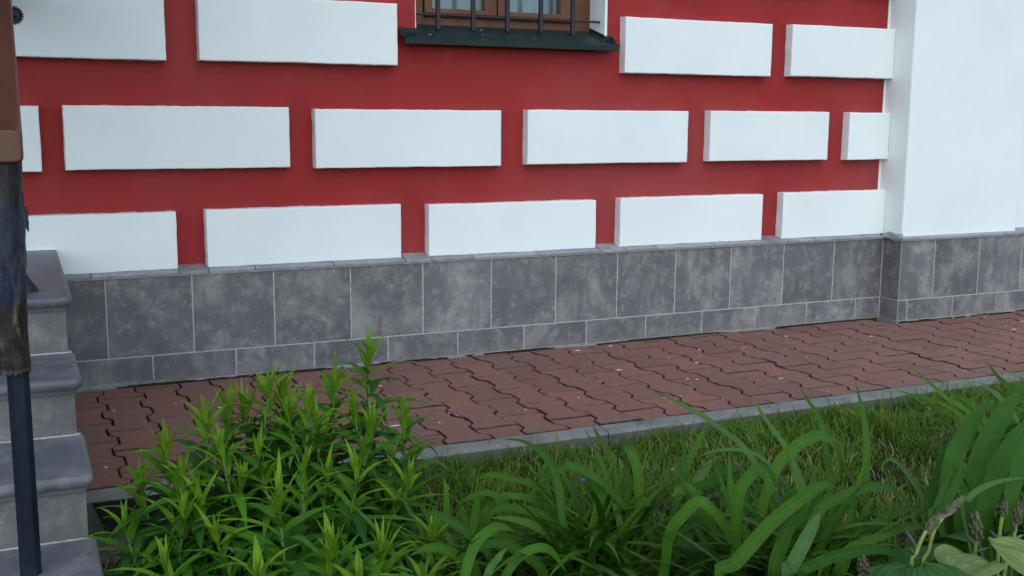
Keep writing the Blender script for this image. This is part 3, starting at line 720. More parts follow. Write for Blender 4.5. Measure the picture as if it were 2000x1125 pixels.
# ------------------------------------------------------------------ foliage tools
def catmull(P, n):
    P = [Vector(p) for p in P]; Q = [P[0] * 2 - P[1]] + P + [P[-1] * 2 - P[-2]]; out = []
    segs = len(P) - 1
    for i in range(n + 1):
        s = i / n * segs; k = min(int(s), segs - 1); t = s - k
        a, b, c, d = Q[k], Q[k+1], Q[k+2], Q[k+3]
        out.append(0.5 * ((2*b) + (c - a) * t + (2*a - 5*b + 4*c - d) * t*t + (3*b - a - 3*c + d) * t**3))
    return out
def ribbon(mb, pts, width, prof, hint, fold=0.2, mi=0, twist=0.0, wave=0.0):
    n = len(pts); V = []; U = []
    for i, p in enumerate(pts):
        t = (pts[min(i + 1, n - 1)] - pts[max(i - 1, 0)])
        if t.length < 1e-7: t = Vector((0, 0, 1))
        t.normalize(); s = t.cross(hint)
        if s.length < 1e-3: s = t.cross(Vector((1, 0.3, 0)))
        s.normalize(); nn = s.cross(t)
        if twist:
            a = twist * i / (n - 1); s, nn = s * math.cos(a) + nn * math.sin(a), nn * math.cos(a) - s * math.sin(a)
        f = i / (n - 1); w = width * prof(f) * 0.5
        wv = wave * math.sin(f * 19 + width * 900) * w
        V += [p + s * w + nn * (fold * w + wv), p, p - s * w + nn * (fold * w - wv)]
        U += [(0, f), (0.5, f), (1, f)]
    F = []
    for i in range(n - 1):
        a = 3 * i; F += [(a, a + 1, a + 4, a + 3), (a + 1, a + 2, a + 5, a + 4)]
    mb.add(V, F, mi, U)
lance = lambda f: max(0.03, (math.sin(math.pi * min(1, max(0, f)) ** 0.62)) ** 0.9 if f > 0.02 else 0.22)
def blade(f): return (0.72 + 0.28 * min(1, f * 3)) * (1.0 if f < 0.55 else max(0.02, 1 - ((f - 0.55) / 0.45) ** 1.9))
def sword(f): return (0.85 + 0.15 * min(1, f * 3)) * (1.0 if f < 0.6 else max(0.02, 1 - ((f - 0.6) / 0.4) ** 1.6))
def leaf_curve(L, e0, e1, n=7, side=0.0):
    P = [Vector((0, 0, 0))]
    for i in range(n):
        e = e0 + (e1 - e0) * (i + 0.5) / n; P.append(P[-1] + Vector((math.cos(e), side * (i / n) * 0.5, math.sin(e))) * (L / n))
    return P

# ------------------------------------------------------------------ the tall leafy clump
def build_clump():
    c0 = Vector((0.30, -1.88, 0)); c0.z = zg(c0.x, c0.y)
    root = thing('leafy_perennial', 'tall bushy perennial with narrow pointed bright green leaves by the steps', 'plant', c0)
    # variants of the leaf: young upright, arching, drooping; each in fresh, mid and deep green
    var = {}
    R = math.radians
    for nm, e0, e1, wd, m in (('y0', R(80), R(72), 0.108, LY), ('y1', R(72), R(48), 0.122, LY), ('y2', R(60), R(0), 0.132, LY),
                              ('m0', R(50), R(-26), 0.15, LM), ('m1', R(42), R(-48), 0.155, LM), ('m2', R(32), R(4), 0.16, LM),
                              ('d0', R(34), R(-50), 0.175, LD), ('d1', R(22), R(-36), 0.18, LD), ('d2', R(15), R(-62), 0.175, LD)):
        mb = MB(); ribbon(mb, leaf_curve(1, e0, e1, 8, random.uniform(-0.25, 0.25)), wd, lance, Vector((0, 0.02, 1)) if e0 < R(55) else Vector((-1, 0.02, 0.6)), 0.32, 0, 0, 0.12)
        var[nm] = mb.mesh('leaf', m, 'smooth')
    tips = [(721, 640, -1.60), (656, 690, -1.65), (523, 702, -1.72), (548, 715, -1.66), (474, 742, -1.66), (447, 748, -1.72), (604, 745, -1.86), (402, 765, -1.84),
            (730, 782, -1.86), (788, 772, -1.66), (319, 822, -1.85), (270, 885, -1.80), (698, 870, -2.08), (800, 895, -1.98), (543, 915, -2.28), (651, 1015, -2.40), (748, 1020, -2.36),
            (358, 968, -2.02), (240, 985, -1.90), (600, 830, -1.75), (470, 900, -1.95), (420, 1010, -2.2), (640, 900, -1.95), (850, 1010, -2.15), (560, 800, -1.70), (760, 930, -1.85), (320, 1060, -2.15), (500, 1075, -2.45), (700, 1090, -2.5), (830, 1095, -2.4), (560, 765, -1.80), (430, 835, -1.92), (352, 885, -1.94), (622, 795, -1.80), (690, 762, -1.70), (500, 845, -1.92), (762, 855, -1.80), (590, 880, -2.05), (385, 930, -2.0)]
    rnd = random.Random(5); indiv = 0; low = MB(); LV = {}
    for si, (u, v, y) in enumerate(tips):
        tip = at_y(u, v, y); main = si < 17
        base = Vector((c0.x + (tip.x - c0.x) * 0.70, c0.y + (tip.y - c0.y) * 0.72, 0)); base.z = zg(base.x, base.y) - 0.01
        head = 0.080 if main else 0.055
        top = tip - Vector((0, 0, head)); H = (top - base).length
        mid = (top + base) / 2 + Vector((rnd.uniform(-.035, .035), rnd.uniform(-.03, .03), 0.0)) + (Vector((base.x - c0.x, base.y - c0.y, 0)) * 0.08)
        P = catmull([base, mid, top], 10)
        mb = MB(); mb.tube([p - c0 for p in P], [0.0052 - 0.0022 * i / 10 for i in range(11)], 6)
        stem = mb.build('stem', STEMG, root, smooth=True)
        def put(nm, t, az, L, tilt=0.0, ind=True):
            nonlocal indiv
            s = t * 10; k = min(9, int(s)); p = P[k].lerp(P[k + 1], s - k) - c0
            m = Matrix.Translation(p) @ Matrix.Rotation(az, 4, 'Z') @ Matrix.Rotation(tilt, 4, 'Y') @ Matrix.Diagonal((L, L * rnd.uniform(0.85, 1.2), L, 1))
            if ind and indiv < 298:
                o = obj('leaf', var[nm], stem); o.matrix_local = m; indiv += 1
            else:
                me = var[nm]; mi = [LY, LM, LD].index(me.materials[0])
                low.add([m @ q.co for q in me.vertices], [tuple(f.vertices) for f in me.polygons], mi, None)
                n = len(me.vertices); uv = [None] * n
                for i in range(n): uv[i] = ((i % 3) / 2, (i // 3) / (n // 3 - 1))
                low.uv[-n:] = uv
        az = rnd.uniform(0, 6.28)
        # terminal tuft
        for k in range(9 if main else 6):
            az += 2.4; put('y0' if k < 5 else 'y1', 1.0 - 0.008 * k, az, (0.078 + 0.004 * k) * rnd.uniform(0.62, 1.15) * (1 if main else 0.8), rnd.uniform(-0.22, 0.16), False)
        # leaves down the stem, longer and darker with age
        nl = int(max(20, H / 0.0105)); t0 = 0.985
        for k in range(nl):
            t = t0 - (k / nl) * 0.93; az += 2.399 + rnd.uniform(-0.3, 0.3); d = (t0 - t) * H
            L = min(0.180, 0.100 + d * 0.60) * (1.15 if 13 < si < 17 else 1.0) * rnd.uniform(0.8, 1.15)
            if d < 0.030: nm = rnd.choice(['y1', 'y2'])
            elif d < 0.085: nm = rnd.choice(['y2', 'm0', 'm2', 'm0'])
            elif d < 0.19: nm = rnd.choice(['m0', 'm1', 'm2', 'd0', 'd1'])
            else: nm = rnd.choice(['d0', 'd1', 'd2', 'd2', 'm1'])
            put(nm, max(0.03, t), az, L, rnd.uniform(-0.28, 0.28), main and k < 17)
    o = kind(low.build('small_and_lower_leaves', [LY, LM, LD], root, smooth='smooth'), 'stuff')
build_clump()

# ------------------------------------------------------------------ daylilies, iris, hosta
HINT = Vector((-0.15, -0.75, 0.65)).normalized()
class Clump:
    def __init__(s, name, label, cat, base, group=None, dy=0.0):
        s.dy = dy; b = Vector((base[0], base[1], zg(base[0], base[1]))); s.b = b
        s.o = thing(name, label, cat, b, group); s.n = 0
    def leaf(s, pts, width, mat, prof=blade, fold=0.22, n=16, hint=HINT, twist=0.0, name='leaf'):
        mb = MB(); ribbon(mb, catmull([Vector(p) - s.b for p in pts], n), width, prof, hint, fold, 0, twist)
        o = mb.build(name, mat, s.o, smooth='smooth'); s.n += 1; return o
    def traced(s, px, y0, y1, width, mat, prof=blade, fold=0.22, twist=0.0, n=28):
        """leaf following (u, v) marks read from the photograph, running from depth y0 at its root to y1 at its tip"""
        m = len(px); P = [at_y(u, v, s.dy + y0 + (y1 - y0) * i / (m - 1)) for i, (u, v) in enumerate(px)]
        f = P[0]; g = zg(f.x, f.y)
        if f.z > g + 0.02:
            r = Vector((f.x * 0.5 + s.b.x * 0.5, f.y * 0.6 + s.b.y * 0.4, g - 0.01)) if (f.xy - s.b.xy).length < 0.5 else Vector((f.x, f.y - 0.02, g - 0.01))
            P = [r] + P
        return s.leaf(P, width, mat, prof, fold, n, HINT, twist)
    def arch(s, az, L, e0, e1, width, mat, rnd, fold=0.25, prof=blade, spread=0.06):
        c = leaf_curve(L, e0, e1, 9); r = Matrix.Rotation(az, 3, 'Z')
        st = Vector((rnd.uniform(-spread, spread), rnd.uniform(-spread, spread) * 0.7, -0.01))
        P = [s.b + st + r @ p for p in c]
        P = [p + Vector((0, 0, 0)) for p in P]
        h = r @ Vector((-0.4, 0.05, 1)); return s.leaf(P, width, mat, prof, fold, 12, h.normalized(), rnd.uniform(-0.25, 0.25))
rl = random.Random(21); R = math.radians
GL = 'daylily clumps along the front of the lawn'
A = Clump('daylily', 'large daylily clump with long arching strap leaves, right of the leafy perennial', 'plant', (0.93, -2.27), GL, -0.17)
for px, y0, y1, w, m in [
    ([(1284,1090),(1253,1010),(1245,923),(1231,882),(1221,871),(1209,876),(1205,913)], -2.12, -1.95, 0.026, LILY),
    ([(1290,1110),(1245,1021),(1211,980),(1179,945),(1150,926),(1117,911),(1095,917),(1071,926),(1037,965),(1012,997)], -2.10, -2.0, 0.022, LILY),
    ([(1295,1090),(1245,997),(1211,948),(1174,914),(1147,890),(1108,858)], -2.05, -1.72, 0.019, LILY),
    ([(1252,1050),(1206,936),(1187,887),(1167,850),(1155,825)], -2.08, -1.75, 0.015, LILY),
    ([(1310,1090),(1331,936),(1346,899),(1370,850),(1385,815)], -2.10, -1.85, 0.021, LILY),
    ([(1320,1060),(1334,936),(1337,890),(1335,842)], -2.12, -1.9, 0.017, LILY),
    ([(1290,1135),(1306,1046),(1331,1009),(1360,982),(1380,987),(1409,1021),(1428,1065),(1432,1135)], -2.30, -2.40, 0.027, LILYL),
    ([(1412,1130),(1385,1030),(1358,978),(1342,957),(1326,957),(1310,972)], -2.28, -2.25, 0.036, LILY),
    ([(1300,1050),(1322,975),(1345,957),(1370,948),(1419,934),(1443,940),(1450,953),(1448,965)], -2.15, -2.1, 0.020, LILY),
    ([(1340,1060),(1352,970),(1365,936),(1385,906),(1407,889)], -2.12, -1.95, 0.026, LILYP),
    ([(1365,1060),(1385,960),(1402,931),(1419,918),(1443,915),(1456,922)], -2.10, -1.95, 0.022, LILY),
    ([(1230,1080),(1190,985),(1150,930),(1120,905)], -2.10, -1.8, 0.020, LILY),
    ([(1475,985),(1430,990),(1405,965),(1380,975),(1330,1040)], -1.95, -2.15, 0.017, LILYP),
    ([(1190,1120),(1139,1097),(1108,1050),(1095,997),(1092,953),(1073,906),(1044,874),(1012,860),(978,858)], -2.2, -2.0, 0.018, LILY)]:
    A.traced(px, y0, y1, w, m)
for i in range(58):
    A.arch(rl.uniform(0, 6.28), rl.uniform(0.26, 0.52), R(rl.uniform(66, 88)), R(rl.uniform(-45, 35)), rl.uniform(0.016, 0.027), rl.choice([LILY, LILY, LILY, LILYL]), rl, spread=0.10)
B = Clump('daylily', 'dark daylily clump with low drooping leaves, next to the leafy perennial', 'plant', (0.60, -2.20), GL, -0.04)
for px, y0, y1, w, m in [
    ([(905,1150),(919,1085),(939,1050),(966,1032),(988,1031),(1005,1040)], -2.42, -2.35, 0.023, LILYL),
    ([(980,1140),(1012,1090),(1044,1072),(1068,1072),(1088,1090),(1105,1116)], -2.42, -2.42, 0.021, LILYL),
    ([(948,1135),(973,1090),(990,1070)], -2.45, -2.40, 0.016, LILYP),
    ([(870,1110),(871,1058),(872,972),(868,930)], -2.02, -1.92, 0.019, LILY),
    ([(965,1110),(917,1046),(878,1019),(848,1002),(815,1008)], -2.25, -2.15, 0.019, LILY),
    ([(1180,1115),(1098,1041),(1061,1006),(1015,994),(971,994),(939,1026),(924,1055)], -2.25, -2.15, 0.020, LILY),
    ([(1140,1080),(1086,1006),(1044,977),(1000,969),(966,972),(936,994),(915,1018)], -2.15, -2.0, 0.018, LILY),
    ([(1040,1080),(1000,1010),(966,967),(936,965),(902,980),(886,1000)], -2.10, -2.0, 0.017, LILY),
    ([(1120,1010),(1044,950),(1000,936),(963,928),(932,934),(910,948)], -2.02, -1.9, 0.019, LILY),
    ([(1160,1125),(1108,1075),(1049,1031),(1000,1014),(954,1011)], -2.3, -2.2, 0.021, LILY),
    ([(1060,1130),(1010,1075),(960,1062),(900,1090)], -2.35, -2.3, 0.026, LILY),
    ([(930,1120),(880,1080),(840,1070),(800,1085)], -2.35, -2.35, 0.024, LILY)]:
    B.traced(px, y0, y1, w, m)
for i in range(46):
    B.arch(rl.uniform(0, 6.28), rl.uniform(0.22, 0.42), R(rl.uniform(60, 86)), R(rl.uniform(-60, 20)), rl.uniform(0.015, 0.025), LILY, rl, spread=0.11)
C = Clump('daylily', 'daylily clump with broad folded and broken-tipped leaves, left of the hosta buds', 'plant', (1.30, -2.55), GL, -0.48)
for px, y0, y1, w, m in [
    ([(1440,1080),(1443,967),(1458,938),(1478,918),(1500,923),(1514,943),(1537,982)], -2.12, -2.05, 0.027, LILY),
    ([(1480,1040),(1510,925),(1548,878),(1582,857),(1611,853),(1632,874),(1643,912),(1645,950)], -1.95, -1.85, 0.030, LILY),
    ([(1565,1070),(1515,970),(1457,880),(1417,845),(1377,816),(1310,779),(1264,763)], -1.95, -1.55, 0.018, LILYP),
    ([(1600,1060),(1568,950),(1537,879),(1507,835),(1483,800),(1457,742)], -1.92, -1.6, 0.017, LILYP),
    ([(1625,1050),(1620,950),(1609,851),(1598,813),(1577,781),(1558,750)], -1.9, -1.65, 0.017, LILY),
    ([(1683,1050),(1690,930),(1692,860),(1685,805),(1669,742)], -1.9, -1.72, 0.023, LILY),
    ([(1560,1085),(1600,998),(1644,971),(1687,954),(1726,951),(1752,963),(1788,988)], -2.1, -1.95, 0.026, LILY),
    ([(1405,1130),(1438,1098),(1506,1022),(1569,971),(1611,946),(1634,953)], -2.28, -2.1, 0.030, LILY),
    ([(1538,1130),(1548,1102),(1586,1030),(1602,1000)], -2.35, -2.2, 0.031, LILYP),
    ([(1640,1125),(1665,1065),(1698,1032),(1742,1004),(1785,993),(1820,1003)], -2.2, -2.05, 0.024, LILY),
    ([(1640,1100),(1665,1069),(1709,1052),(1752,1035),(1796,1028),(1826,1034)], -2.22, -2.15, 0.022, LILY),
    ([(1560,1135),(1600,1100),(1640,1085),(1698,1074),(1735,1078),(1776,1098)], -2.4, -2.4, 0.024, LILY),
    ([(1830,1070),(1811,998),(1798,967),(1781,939),(1757,908),(1739,897),(1722,905)], -2.0, -1.95, 0.019, LILYP),
    ([(1510,1130),(1535,1040),(1560,985),(1600,960)], -2.25, -2.1, 0.030, LILY),
    ([(1640,900),(1632,860),(1600,850),(1560,862)], -1.8, -1.75, 0.014, LILY),
    ([(1450,1020),(1490,935),(1475,860),(1440,830),(1400,825)], -1.9, -1.7, 0.012, LILY),
    ([(1560,1000),(1500,905),(1450,880),(1400,880),(1350,898)], -1.95, -1.85, 0.010, LILYP)]:
    C.traced(px, y0, y1, w, m)
for i in range(56):
    C.arch(rl.uniform(0, 6.28), rl.uniform(0.26, 0.48), R(rl.uniform(62, 86)), R(rl.uniform(-50, 25)), rl.uniform(0.018, 0.028), LILY, rl, spread=0.12)
D = Clump('daylily', 'small daylily tuft in the right corner behind the iris leaves', 'plant', (2.62, -2.02), GL, -0.33)
for px, y0, y1, w, m in [
    ([(1960,900),(1899,813),(1850,779),(1811,744),(1773,712)], -1.75, -1.55, 0.018, LILY),
    ([(1930,860),(1860,800),(1818,781),(1781,772),(1744,758)], -1.75, -1.55, 0.015, LILY),
    ([(1900,870),(1859,811),(1829,795),(1804,792),(1774,807)], -1.7, -1.55, 0.015, LILY),
    ([(1955,870),(1908,800),(1873,776),(1837,765)], -1.75, -1.6, 0.020, LILY),
    ([(2000,850),(1954,779),(1931,760),(1908,745)], -1.75, -1.65, 0.021, LILYP),
    ([(2010,830),(1968,758),(1945,732),(1928,706)], -1.75, -1.6, 0.020, LILY)]:
    D.traced(px, y0, y1, w, m)
for i in range(36):
    D.arch(rl.uniform(0, 6.28), rl.uniform(0.22, 0.42), R(rl.uniform(55, 86)), R(rl.uniform(-40, 30)), rl.uniform(0.014, 0.022), LILY, rl, spread=0.13)
I = Clump('iris', 'broad upright sword leaves of an iris at the right edge above the hosta', 'plant', (1.85, -2.72), None, -0.75)
for px, y0, y1, w in [
    ([(1880,1030),(1898,960),(1915,896),(1943,836),(1977,783),(2024,716)], -1.98, -1.85, 0.052),
    ([(1850,1020),(1859,905),(1876,868),(1892,836),(1915,802),(1943,780)], -1.94, -1.80, 0.044),
    ([(1925,1020),(1935,960),(1955,905),(1985,850),(2030,800)], -2.05, -1.95, 0.046),
    ([(1822,1030),(1829,989),(1845,950),(1858,919)], -2.05, -1.98, 0.014),
    ([(1838,1030),(1846,989),(1872,934),(1886,882)], -2.06, -1.95, 0.020),
    ([(1815,1010),(1830,940),(1855,870),(1880,820)], -1.90, -1.75, 0.030),
    ([(1970,1010),(1985,930),(2005,870),(2040,820)], -2.1, -2.05, 0.034)]:
    I.traced(px, y0, y1, w, IRIS, sword, 0.07)
I.traced([(1880,1000),(1892,974),(1916,954),(1957,939),(2010,932)], -2.15, -2.1, 0.013, LILYP)
for i in range(22):
    I.arch(rl.uniform(0, 6.28), rl.uniform(0.25, 0.42), R(rl.uniform(72, 88)), R(rl.uniform(20, 75)), rl.uniform(0.022, 0.034), IRIS, rl, 0.08, sword, 0.09)

for cl, num, sp in ((A, 50, 0.20), (B, 44, 0.16), (C, 60, 0.26)):
    for i in range(num):
        cl.arch(rl.uniform(0, 6.28), rl.uniform(0.22, 0.40), R(rl.uniform(48, 84)), R(rl.uniform(-75, 15)), rl.uniform(0.012, 0.021), LILY, rl, spread=sp)
for i in range(62):                              # long narrow blades standing in the middle of each clump
    A.arch(rl.choice([rl.gauss(2.9, 0.7), rl.gauss(0.5, 0.8), rl.uniform(0, 6.28)]), rl.uniform(0.22, 0.38), R(rl.uniform(66, 88)), R(rl.uniform(-5, 62)), rl.uniform(0.013, 0.019), rl.choice([LILY, LILY, LILYL]), rl, spread=0.09)
for i in range(74):
    C.arch(rl.choice([rl.gauss(0.5, 0.7), rl.gauss(2.6, 0.8), rl.uniform(0, 6.28)]), rl.uniform(0.26, 0.44), R(rl.uniform(60, 84)), R(rl.uniform(-10, 55)), rl.uniform(0.013, 0.020), rl.choice([LILY, LILY, LILYL]), rl, spread=0.13)
for i in range(44):
    B.arch(rl.gauss(2.6, 1.2), rl.uniform(0.26, 0.42), R(rl.uniform(55, 84)), R(rl.uniform(-40, 35)), rl.uniform(0.012, 0.018), rl.choice([LILY, LILY, LILYL]), rl, spread=0.12)
# hosta: ribbed oval leaves and bud stalks
H = Clump('hosta', 'hosta with ribbed oval leaves and closed mauve flower buds in the lower right corner', 'plant', (1.52, -3.02), None, -0.62)
def hosta_leaf(ctr, L, Wd, az, tilt, mat, seed):
    mb = MB(); nu, nv = 16, 12; V = []; U = []
    rz = Matrix.Rotation(az, 3, 'Z') @ Matrix.Rotation(tilt, 3, 'Y')
    for i in range(nv + 1):
        f = i / nv
        hw = Wd * 0.5 * (math.sin(math.pi * min(1, f ** 0.72)) ** 0.75 if 0 < f < 1 else 0.02)
        for j in range(nu + 1):
            g = j / nu * 2 - 1
            rib = 0.0022 * math.cos(g * math.pi * 6.5) * min(1, hw / 0.03)
            p = Vector((L * (f - 0.3), hw * g, 0.18 * hw * abs(g) + rib - 0.35 * L * (f - 0.25) ** 2 + 0.012 * noise.noise(Vector((f * 3, g * 2, seed)))))
            V.append(rz @ p + Vector(ctr) - H.b); U.append(((g + 1) / 2, f))
    m = nu + 1
    mb.add(V, [(i*m+j, i*m+j+1, (i+1)*m+j+1, (i+1)*m+j) for i in range(nv) for j in range(nu)], 0, U)
    # leaf stalk down to the crown
    p0 = rz @ Vector((-0.3 * L, 0, 0)) + Vector(ctr) - H.b
    mb.tube(catmull([Vector((p0.x * 0.3, p0.y * 0.3, 0)), Vector((p0.x * 0.75, p0.y * 0.75, p0.z * 0.7)), p0], 6), 0.0035, 5)
    return mb.build('leaf', mat, H.o, smooth='smooth')
for k, (u, v, y, L, Wd, az, ti, m) in enumerate([(1890, 1102, -2.52, 0.19, 0.125, 0.35, 0.05, HOSTAP), (1990, 1088, -2.50, 0.20, 0.12, -1.25, 0.35, HOSTAP), (1828, 1088, -2.34, 0.19, 0.11, 2.0, 0.35, HOSTA),
        (1735, 1128, -2.42, 0.18, 0.085, 3.2, 0.25, HOSTA), (1930, 1050, -2.2, 0.18, 0.11, 1.2, 0.3, HOSTA), (1990, 1040, -2.15, 0.18, 0.11, 0.3, 0.4, HOSTA), (1840, 1140, -2.6, 0.18, 0.11, -1.8, 0.3, HOSTA),
        (1960, 1140, -2.40, 0.18, 0.11, -0.3, 0.4, HOSTA), (1770, 1145, -2.55, 0.18, 0.11, -2.4, 0.35, HOSTA), (1870, 1050, -2.2, 0.17, 0.10, 1.7, 0.3, HOSTA), (1800, 1085, -2.2, 0.14, 0.08, 2.4, 0.3, HOSTA)]):
    hosta_leaf(at_y(u, v, y - 0.62), L, Wd, az, ti, m, k * 1.7)
def bud_head(p0, p1, rad, parent, n=22, seed=0):
    """cone of overlapping bracts from p0 to p1"""
    rnd = random.Random(seed); ax = p1 - p0; Lh = ax.length; ax.normalize()
    s = ax.cross(Vector((0.2, 1, 0.1))).normalized(); t = ax.cross(s); mb = MB(); an = 0
    mb.tube([p0, p0.lerp(p1, 0.3), p0.lerp(p1, 0.7), p1], [rad * 0.35, rad * 0.7, rad * 0.6, rad * 0.15], 8)
    for k in range(n):
        an += 2.4; f = k / n; r = rad * (0.55 + 0.55 * math.sin(math.pi * min(1, 0.15 + f * 0.85)) ** 0.8) * (1 - 0.35 * f)
        d = s * math.cos(an) + t * math.sin(an); b = p0 + ax * (Lh * f * 0.78) + d * r * 0.45
        l = Lh * rnd.uniform(0.20, 0.28); w = rad * rnd.uniform(0.42, 0.55)
        e = [b, b + d * r * 0.42 + ax * l * 0.3, b + d * r * 0.52 + ax * l * 0.65, b + d * r * 0.25 + ax * l]
        mb.tube(e, [w * 0.4, w * 0.62, w * 0.5, w * 0.08], 6, 1 if rnd.random() < 0.10 + 0.18 * f else 0)
    return mb.build('bud_head', [BUD, BUDV], parent, smooth=True)
def stalk(px, y, heads, rw=0.0042, buds=()):
    y += H.dy
    P = [at_y(u, v, y) for u, v in px]; g = P[0].copy(); g.z = zg(g.x, g.y); g.x = g.x * 0.8 + H.b.x * 0.2
    Q = catmull([g] + P, 14); mb = MB(); mb.tube([q - H.b for q in Q], [rw - 0.0008 * i / 14 for i in range(15)], 7)
    st = mb.build('flower_stalk', HSTEM, H.o, smooth=True)
    for k, ((u0, v0), (u1, v1), r) in enumerate(heads): bud_head(at_y(u0, v0, y) - H.b, at_y(u1, v1, y - 0.004) - H.b, r * 0.74, st, seed=u0)
    for (u0, v0), (u1, v1) in buds:
        a, b = at_y(u0, v0, y) - H.b, at_y(u1, v1, y - 0.01) - H.b; mb = MB()
        mb.tube([a, a.lerp(b, 0.35), a.lerp(b, 0.7), b], [0.0012, 0.0036, 0.0032, 0.0008], 7, 0)
        mb.build('bud', [BUDV], st, smooth=True)
stalk([(1781,1128),(1790,1080),(1804,1045),(1812,1036)], -2.45, [((1809,1040),(1839,1001),0.0125)], buds=[((1790,1068),(1764,1030)),((1787,1084),(1776,1071))])
stalk([(1802,1128),(1814,1076),(1825,1036),(1846,1005)], -2.40, [((1848,1003),(1882,971),0.0105)], 0.004, buds=[((1838,1012),(1864,1000))])
stalk([(1902,1128),(1905,1076),(1907,1052)], -2.42, [((1909,1056),(1901,995),0.0165)], 0.0046, buds=[((1904,1064),(1887,1046)),((1906,1078),(1932,1070)),((1903,1108),(1884,1098))])
stalk([(1947,1128),(1950,1065),(1956,1015),(1959,1004)], -2.38, [((1958,1010),(1963,974),0.0110)], 0.0044, buds=[((1952,1056),(1932,1036))])
stalk([(1960,1128),(1977,1065),(1985,1022)], -2.36, [((1985,1024),(1993,975),0.0125)], 0.0044, buds=[((1978,1054),(2000,1044)),((1983,1040),(1975,1012))])
stalk([(1690,1140),(1687,1120)], -2.45, [((1688,1122),(1682,1084),0.0135)])
stalk([(1922,1140),(1924,1130)], -2.5, [((1924,1136),(1926,1110),0.0125)])

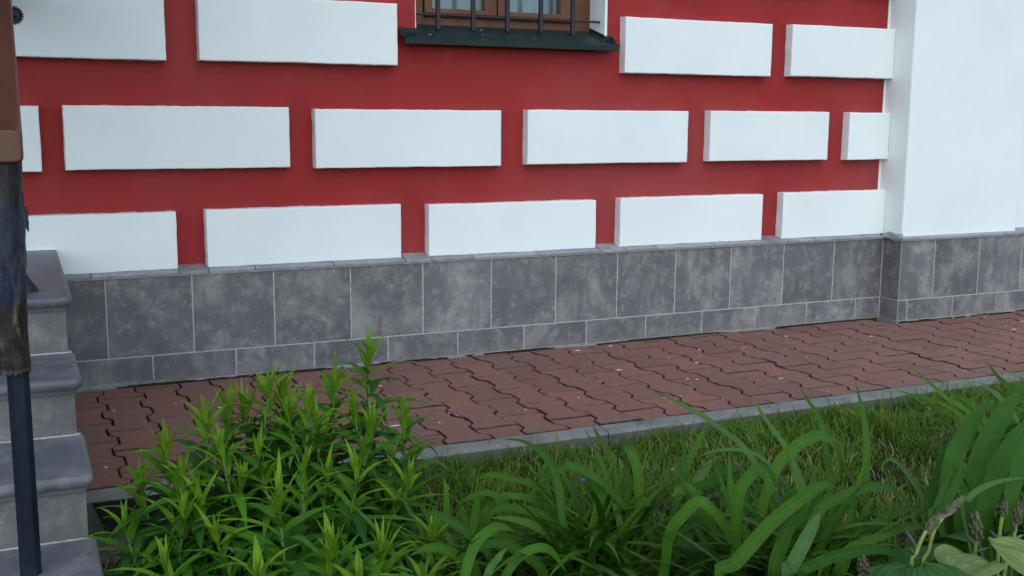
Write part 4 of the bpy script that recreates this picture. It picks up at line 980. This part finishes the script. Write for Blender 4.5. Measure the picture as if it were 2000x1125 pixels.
# ------------------------------------------------------------------ lawn
def build_grass():
    rng = np.random.default_rng(4); N = 120000
    x = rng.uniform(-0.15, 6.2, N); y = KF - 0.004 - 1.75 * rng.random(N) ** 1.2
    tuft = np.array([noise.noise(Vector((a * 5.0, b * 5.0, 1.7))) for a, b in zip(x, y)])
    tuft2 = np.array([noise.noise(Vector((a * 1.6, b * 2.2, 7.7))) for a, b in zip(x, y)])
    keep = (rng.random(N) < np.clip(0.72 + 0.5 * tuft, 0.2, 1)) & ~((x < 0.42) & (y > -1.56)) | ((x < 0.42) & (rng.random(N) < 0.05))
    x, y, tuft, tuft2 = x[keep], y[keep], tuft[keep], tuft2[keep]; N = len(x)
    kd = np.clip((y - (KF - 0.10)) / 0.10, 0, 1)
    h = (0.030 + 0.046 * rng.random(N) ** 1.6) * (1 + 0.55 * tuft + 0.25 * tuft2) + kd * 0.030 * rng.random(N) ** 2
    tall = rng.random(N) < 0.014 + 0.075 * kd + 0.16 * kd * np.clip((x - 2.5) / 0.8, 0, 1); h[tall] += rng.uniform(0.03, 0.085, tall.sum())
    az = rng.uniform(0, 2 * np.pi, N); lean = rng.uniform(0.15, 1.35, N) * h; w = rng.uniform(0.0011, 0.0026, N)
    z = np.array([zg(a, b) for a, b in zip(x, y)]) - 0.004
    dx, dy = np.cos(az), np.sin(az); px, py = -dy, dx
    V = np.empty((N, 7, 3), np.float32)
    for k, (f, ww) in enumerate(((0.0, 1.0), (0.4, 0.95), (0.75, 0.65))):
        bx, by, bz = x + dx * lean * f ** 2, y + dy * lean * f ** 2, z + h * f * (1 - 0.22 * f)
        V[:, 2*k] = np.stack([bx + px * w * ww, by + py * w * ww, bz], 1); V[:, 2*k+1] = np.stack([bx - px * w * ww, by - py * w * ww, bz], 1)
    V[:, 6] = np.stack([x + dx * lean, y + dy * lean, z + h * 0.80], 1)
    base = (np.arange(N) * 7)[:, None]
    quads = np.concatenate([base + np.array([0, 1, 3, 2]), base + np.array([2, 3, 5, 4])]); tris = base + np.array([4, 5, 6])
    q = rng.random(N); mi = np.where(q < 0.60, 0, np.where(q < 0.90, 1, 2)); mi = np.where(tuft2 > 0.25, np.minimum(mi, 1), mi)
    me = bpy.data.meshes.new('grass')
    nl = quads.size + tris.size; me.vertices.add(N * 7); me.vertices.foreach_set('co', V.ravel())
    me.loops.add(nl); me.loops.foreach_set('vertex_index', np.concatenate([quads.ravel(), tris.ravel()]).astype(np.int32))
    npoly = len(quads) + len(tris); me.polygons.add(npoly)
    st = np.concatenate([np.arange(len(quads)) * 4, quads.size + np.arange(len(tris)) * 3]).astype(np.int32)
    me.polygons.foreach_set('loop_start', st)
    me.polygons.foreach_set('material_index', np.concatenate([mi, mi, mi]).astype(np.int32))
    for m in (GRASS, GRASSY, STRAW): me.materials.append(m)
    me.update(calc_edges=True); me.validate()
    o = kind(obj('grass', me), 'stuff'); o['label'] = 'short uneven lawn grass growing along the kerb'; o['category'] = 'grass'
    # clover among the grass
    mb = MB(); rnd = random.Random(9)
    for k in range(1500):
        cx, cy = rnd.uniform(0.45, 5.0), KF - 0.02 - 1.2 * rnd.random()
        if noise.noise(Vector((cx * 2.6, cy * 3.4, 3.3))) < 0.02: continue
        zz = zg(cx, cy) + rnd.uniform(0.012, 0.04); a0 = rnd.uniform(0, 6.28)
        for j in range(3):
            a = a0 + j * 2.094; d = Vector((math.cos(a), math.sin(a), rnd.uniform(-0.1, 0.35))); s = Vector((-d.y, d.x, 0)); l = rnd.uniform(0.006, 0.011); c = Vector((cx, cy, zz))
            mb.add([c, c + d * l * 0.6 + s * l * 0.45, c + d * l, c + d * l * 0.6 - s * l * 0.45], [(0, 1, 2, 3)], 0, [(0.5, 0), (0, .5), (.5, 1), (1, .5)])
    o = kind(mb.build('clover', CLOVER), 'stuff'); o['label'] = 'low clover leaves mixed into the lawn'; o['category'] = 'clover'
build_grass()
def small_flower(u, v, y, m, lab, r=0.007):
    p = at_y(u, v, y); g = Vector((p.x, p.y, zg(p.x, p.y)))
    t = thing('flower', lab, 'flower', g); mb = MB(); mb.tube([(0, 0, 0), (0.004, 0, (p.z - g.z) * 0.5), (0, 0, p.z - g.z)], 0.0009, 5); mb.build('stem', STEMG, t)
    for k in range(5):
        a = k * 1.2566; d = Vector((math.cos(a), math.sin(a) * 0.6 - 0.25, 0.55 + 0.3 * math.sin(a))).normalized(); s = d.cross(Vector((0, -1, 0.5))).normalized()
        c = p - g; mb = MB(); mb.add([c, c + d * r * 0.6 + s * r * 0.4, c + d * r, c + d * r * 0.6 - s * r * 0.4], [(0, 1, 2, 3)]); mb.build('petal', m, t)
small_flower(1201, 901, -1.66, VIOLET, 'tiny violet flower in the lawn beside an upright folded daylily leaf')
small_flower(1139, 938, -1.78, VIOLET, 'tiny violet flower in the lawn under the arching daylily leaves', 0.008)
small_flower(1313, 918, -1.70, PINK, 'tiny faded pink clover bloom in the lawn')
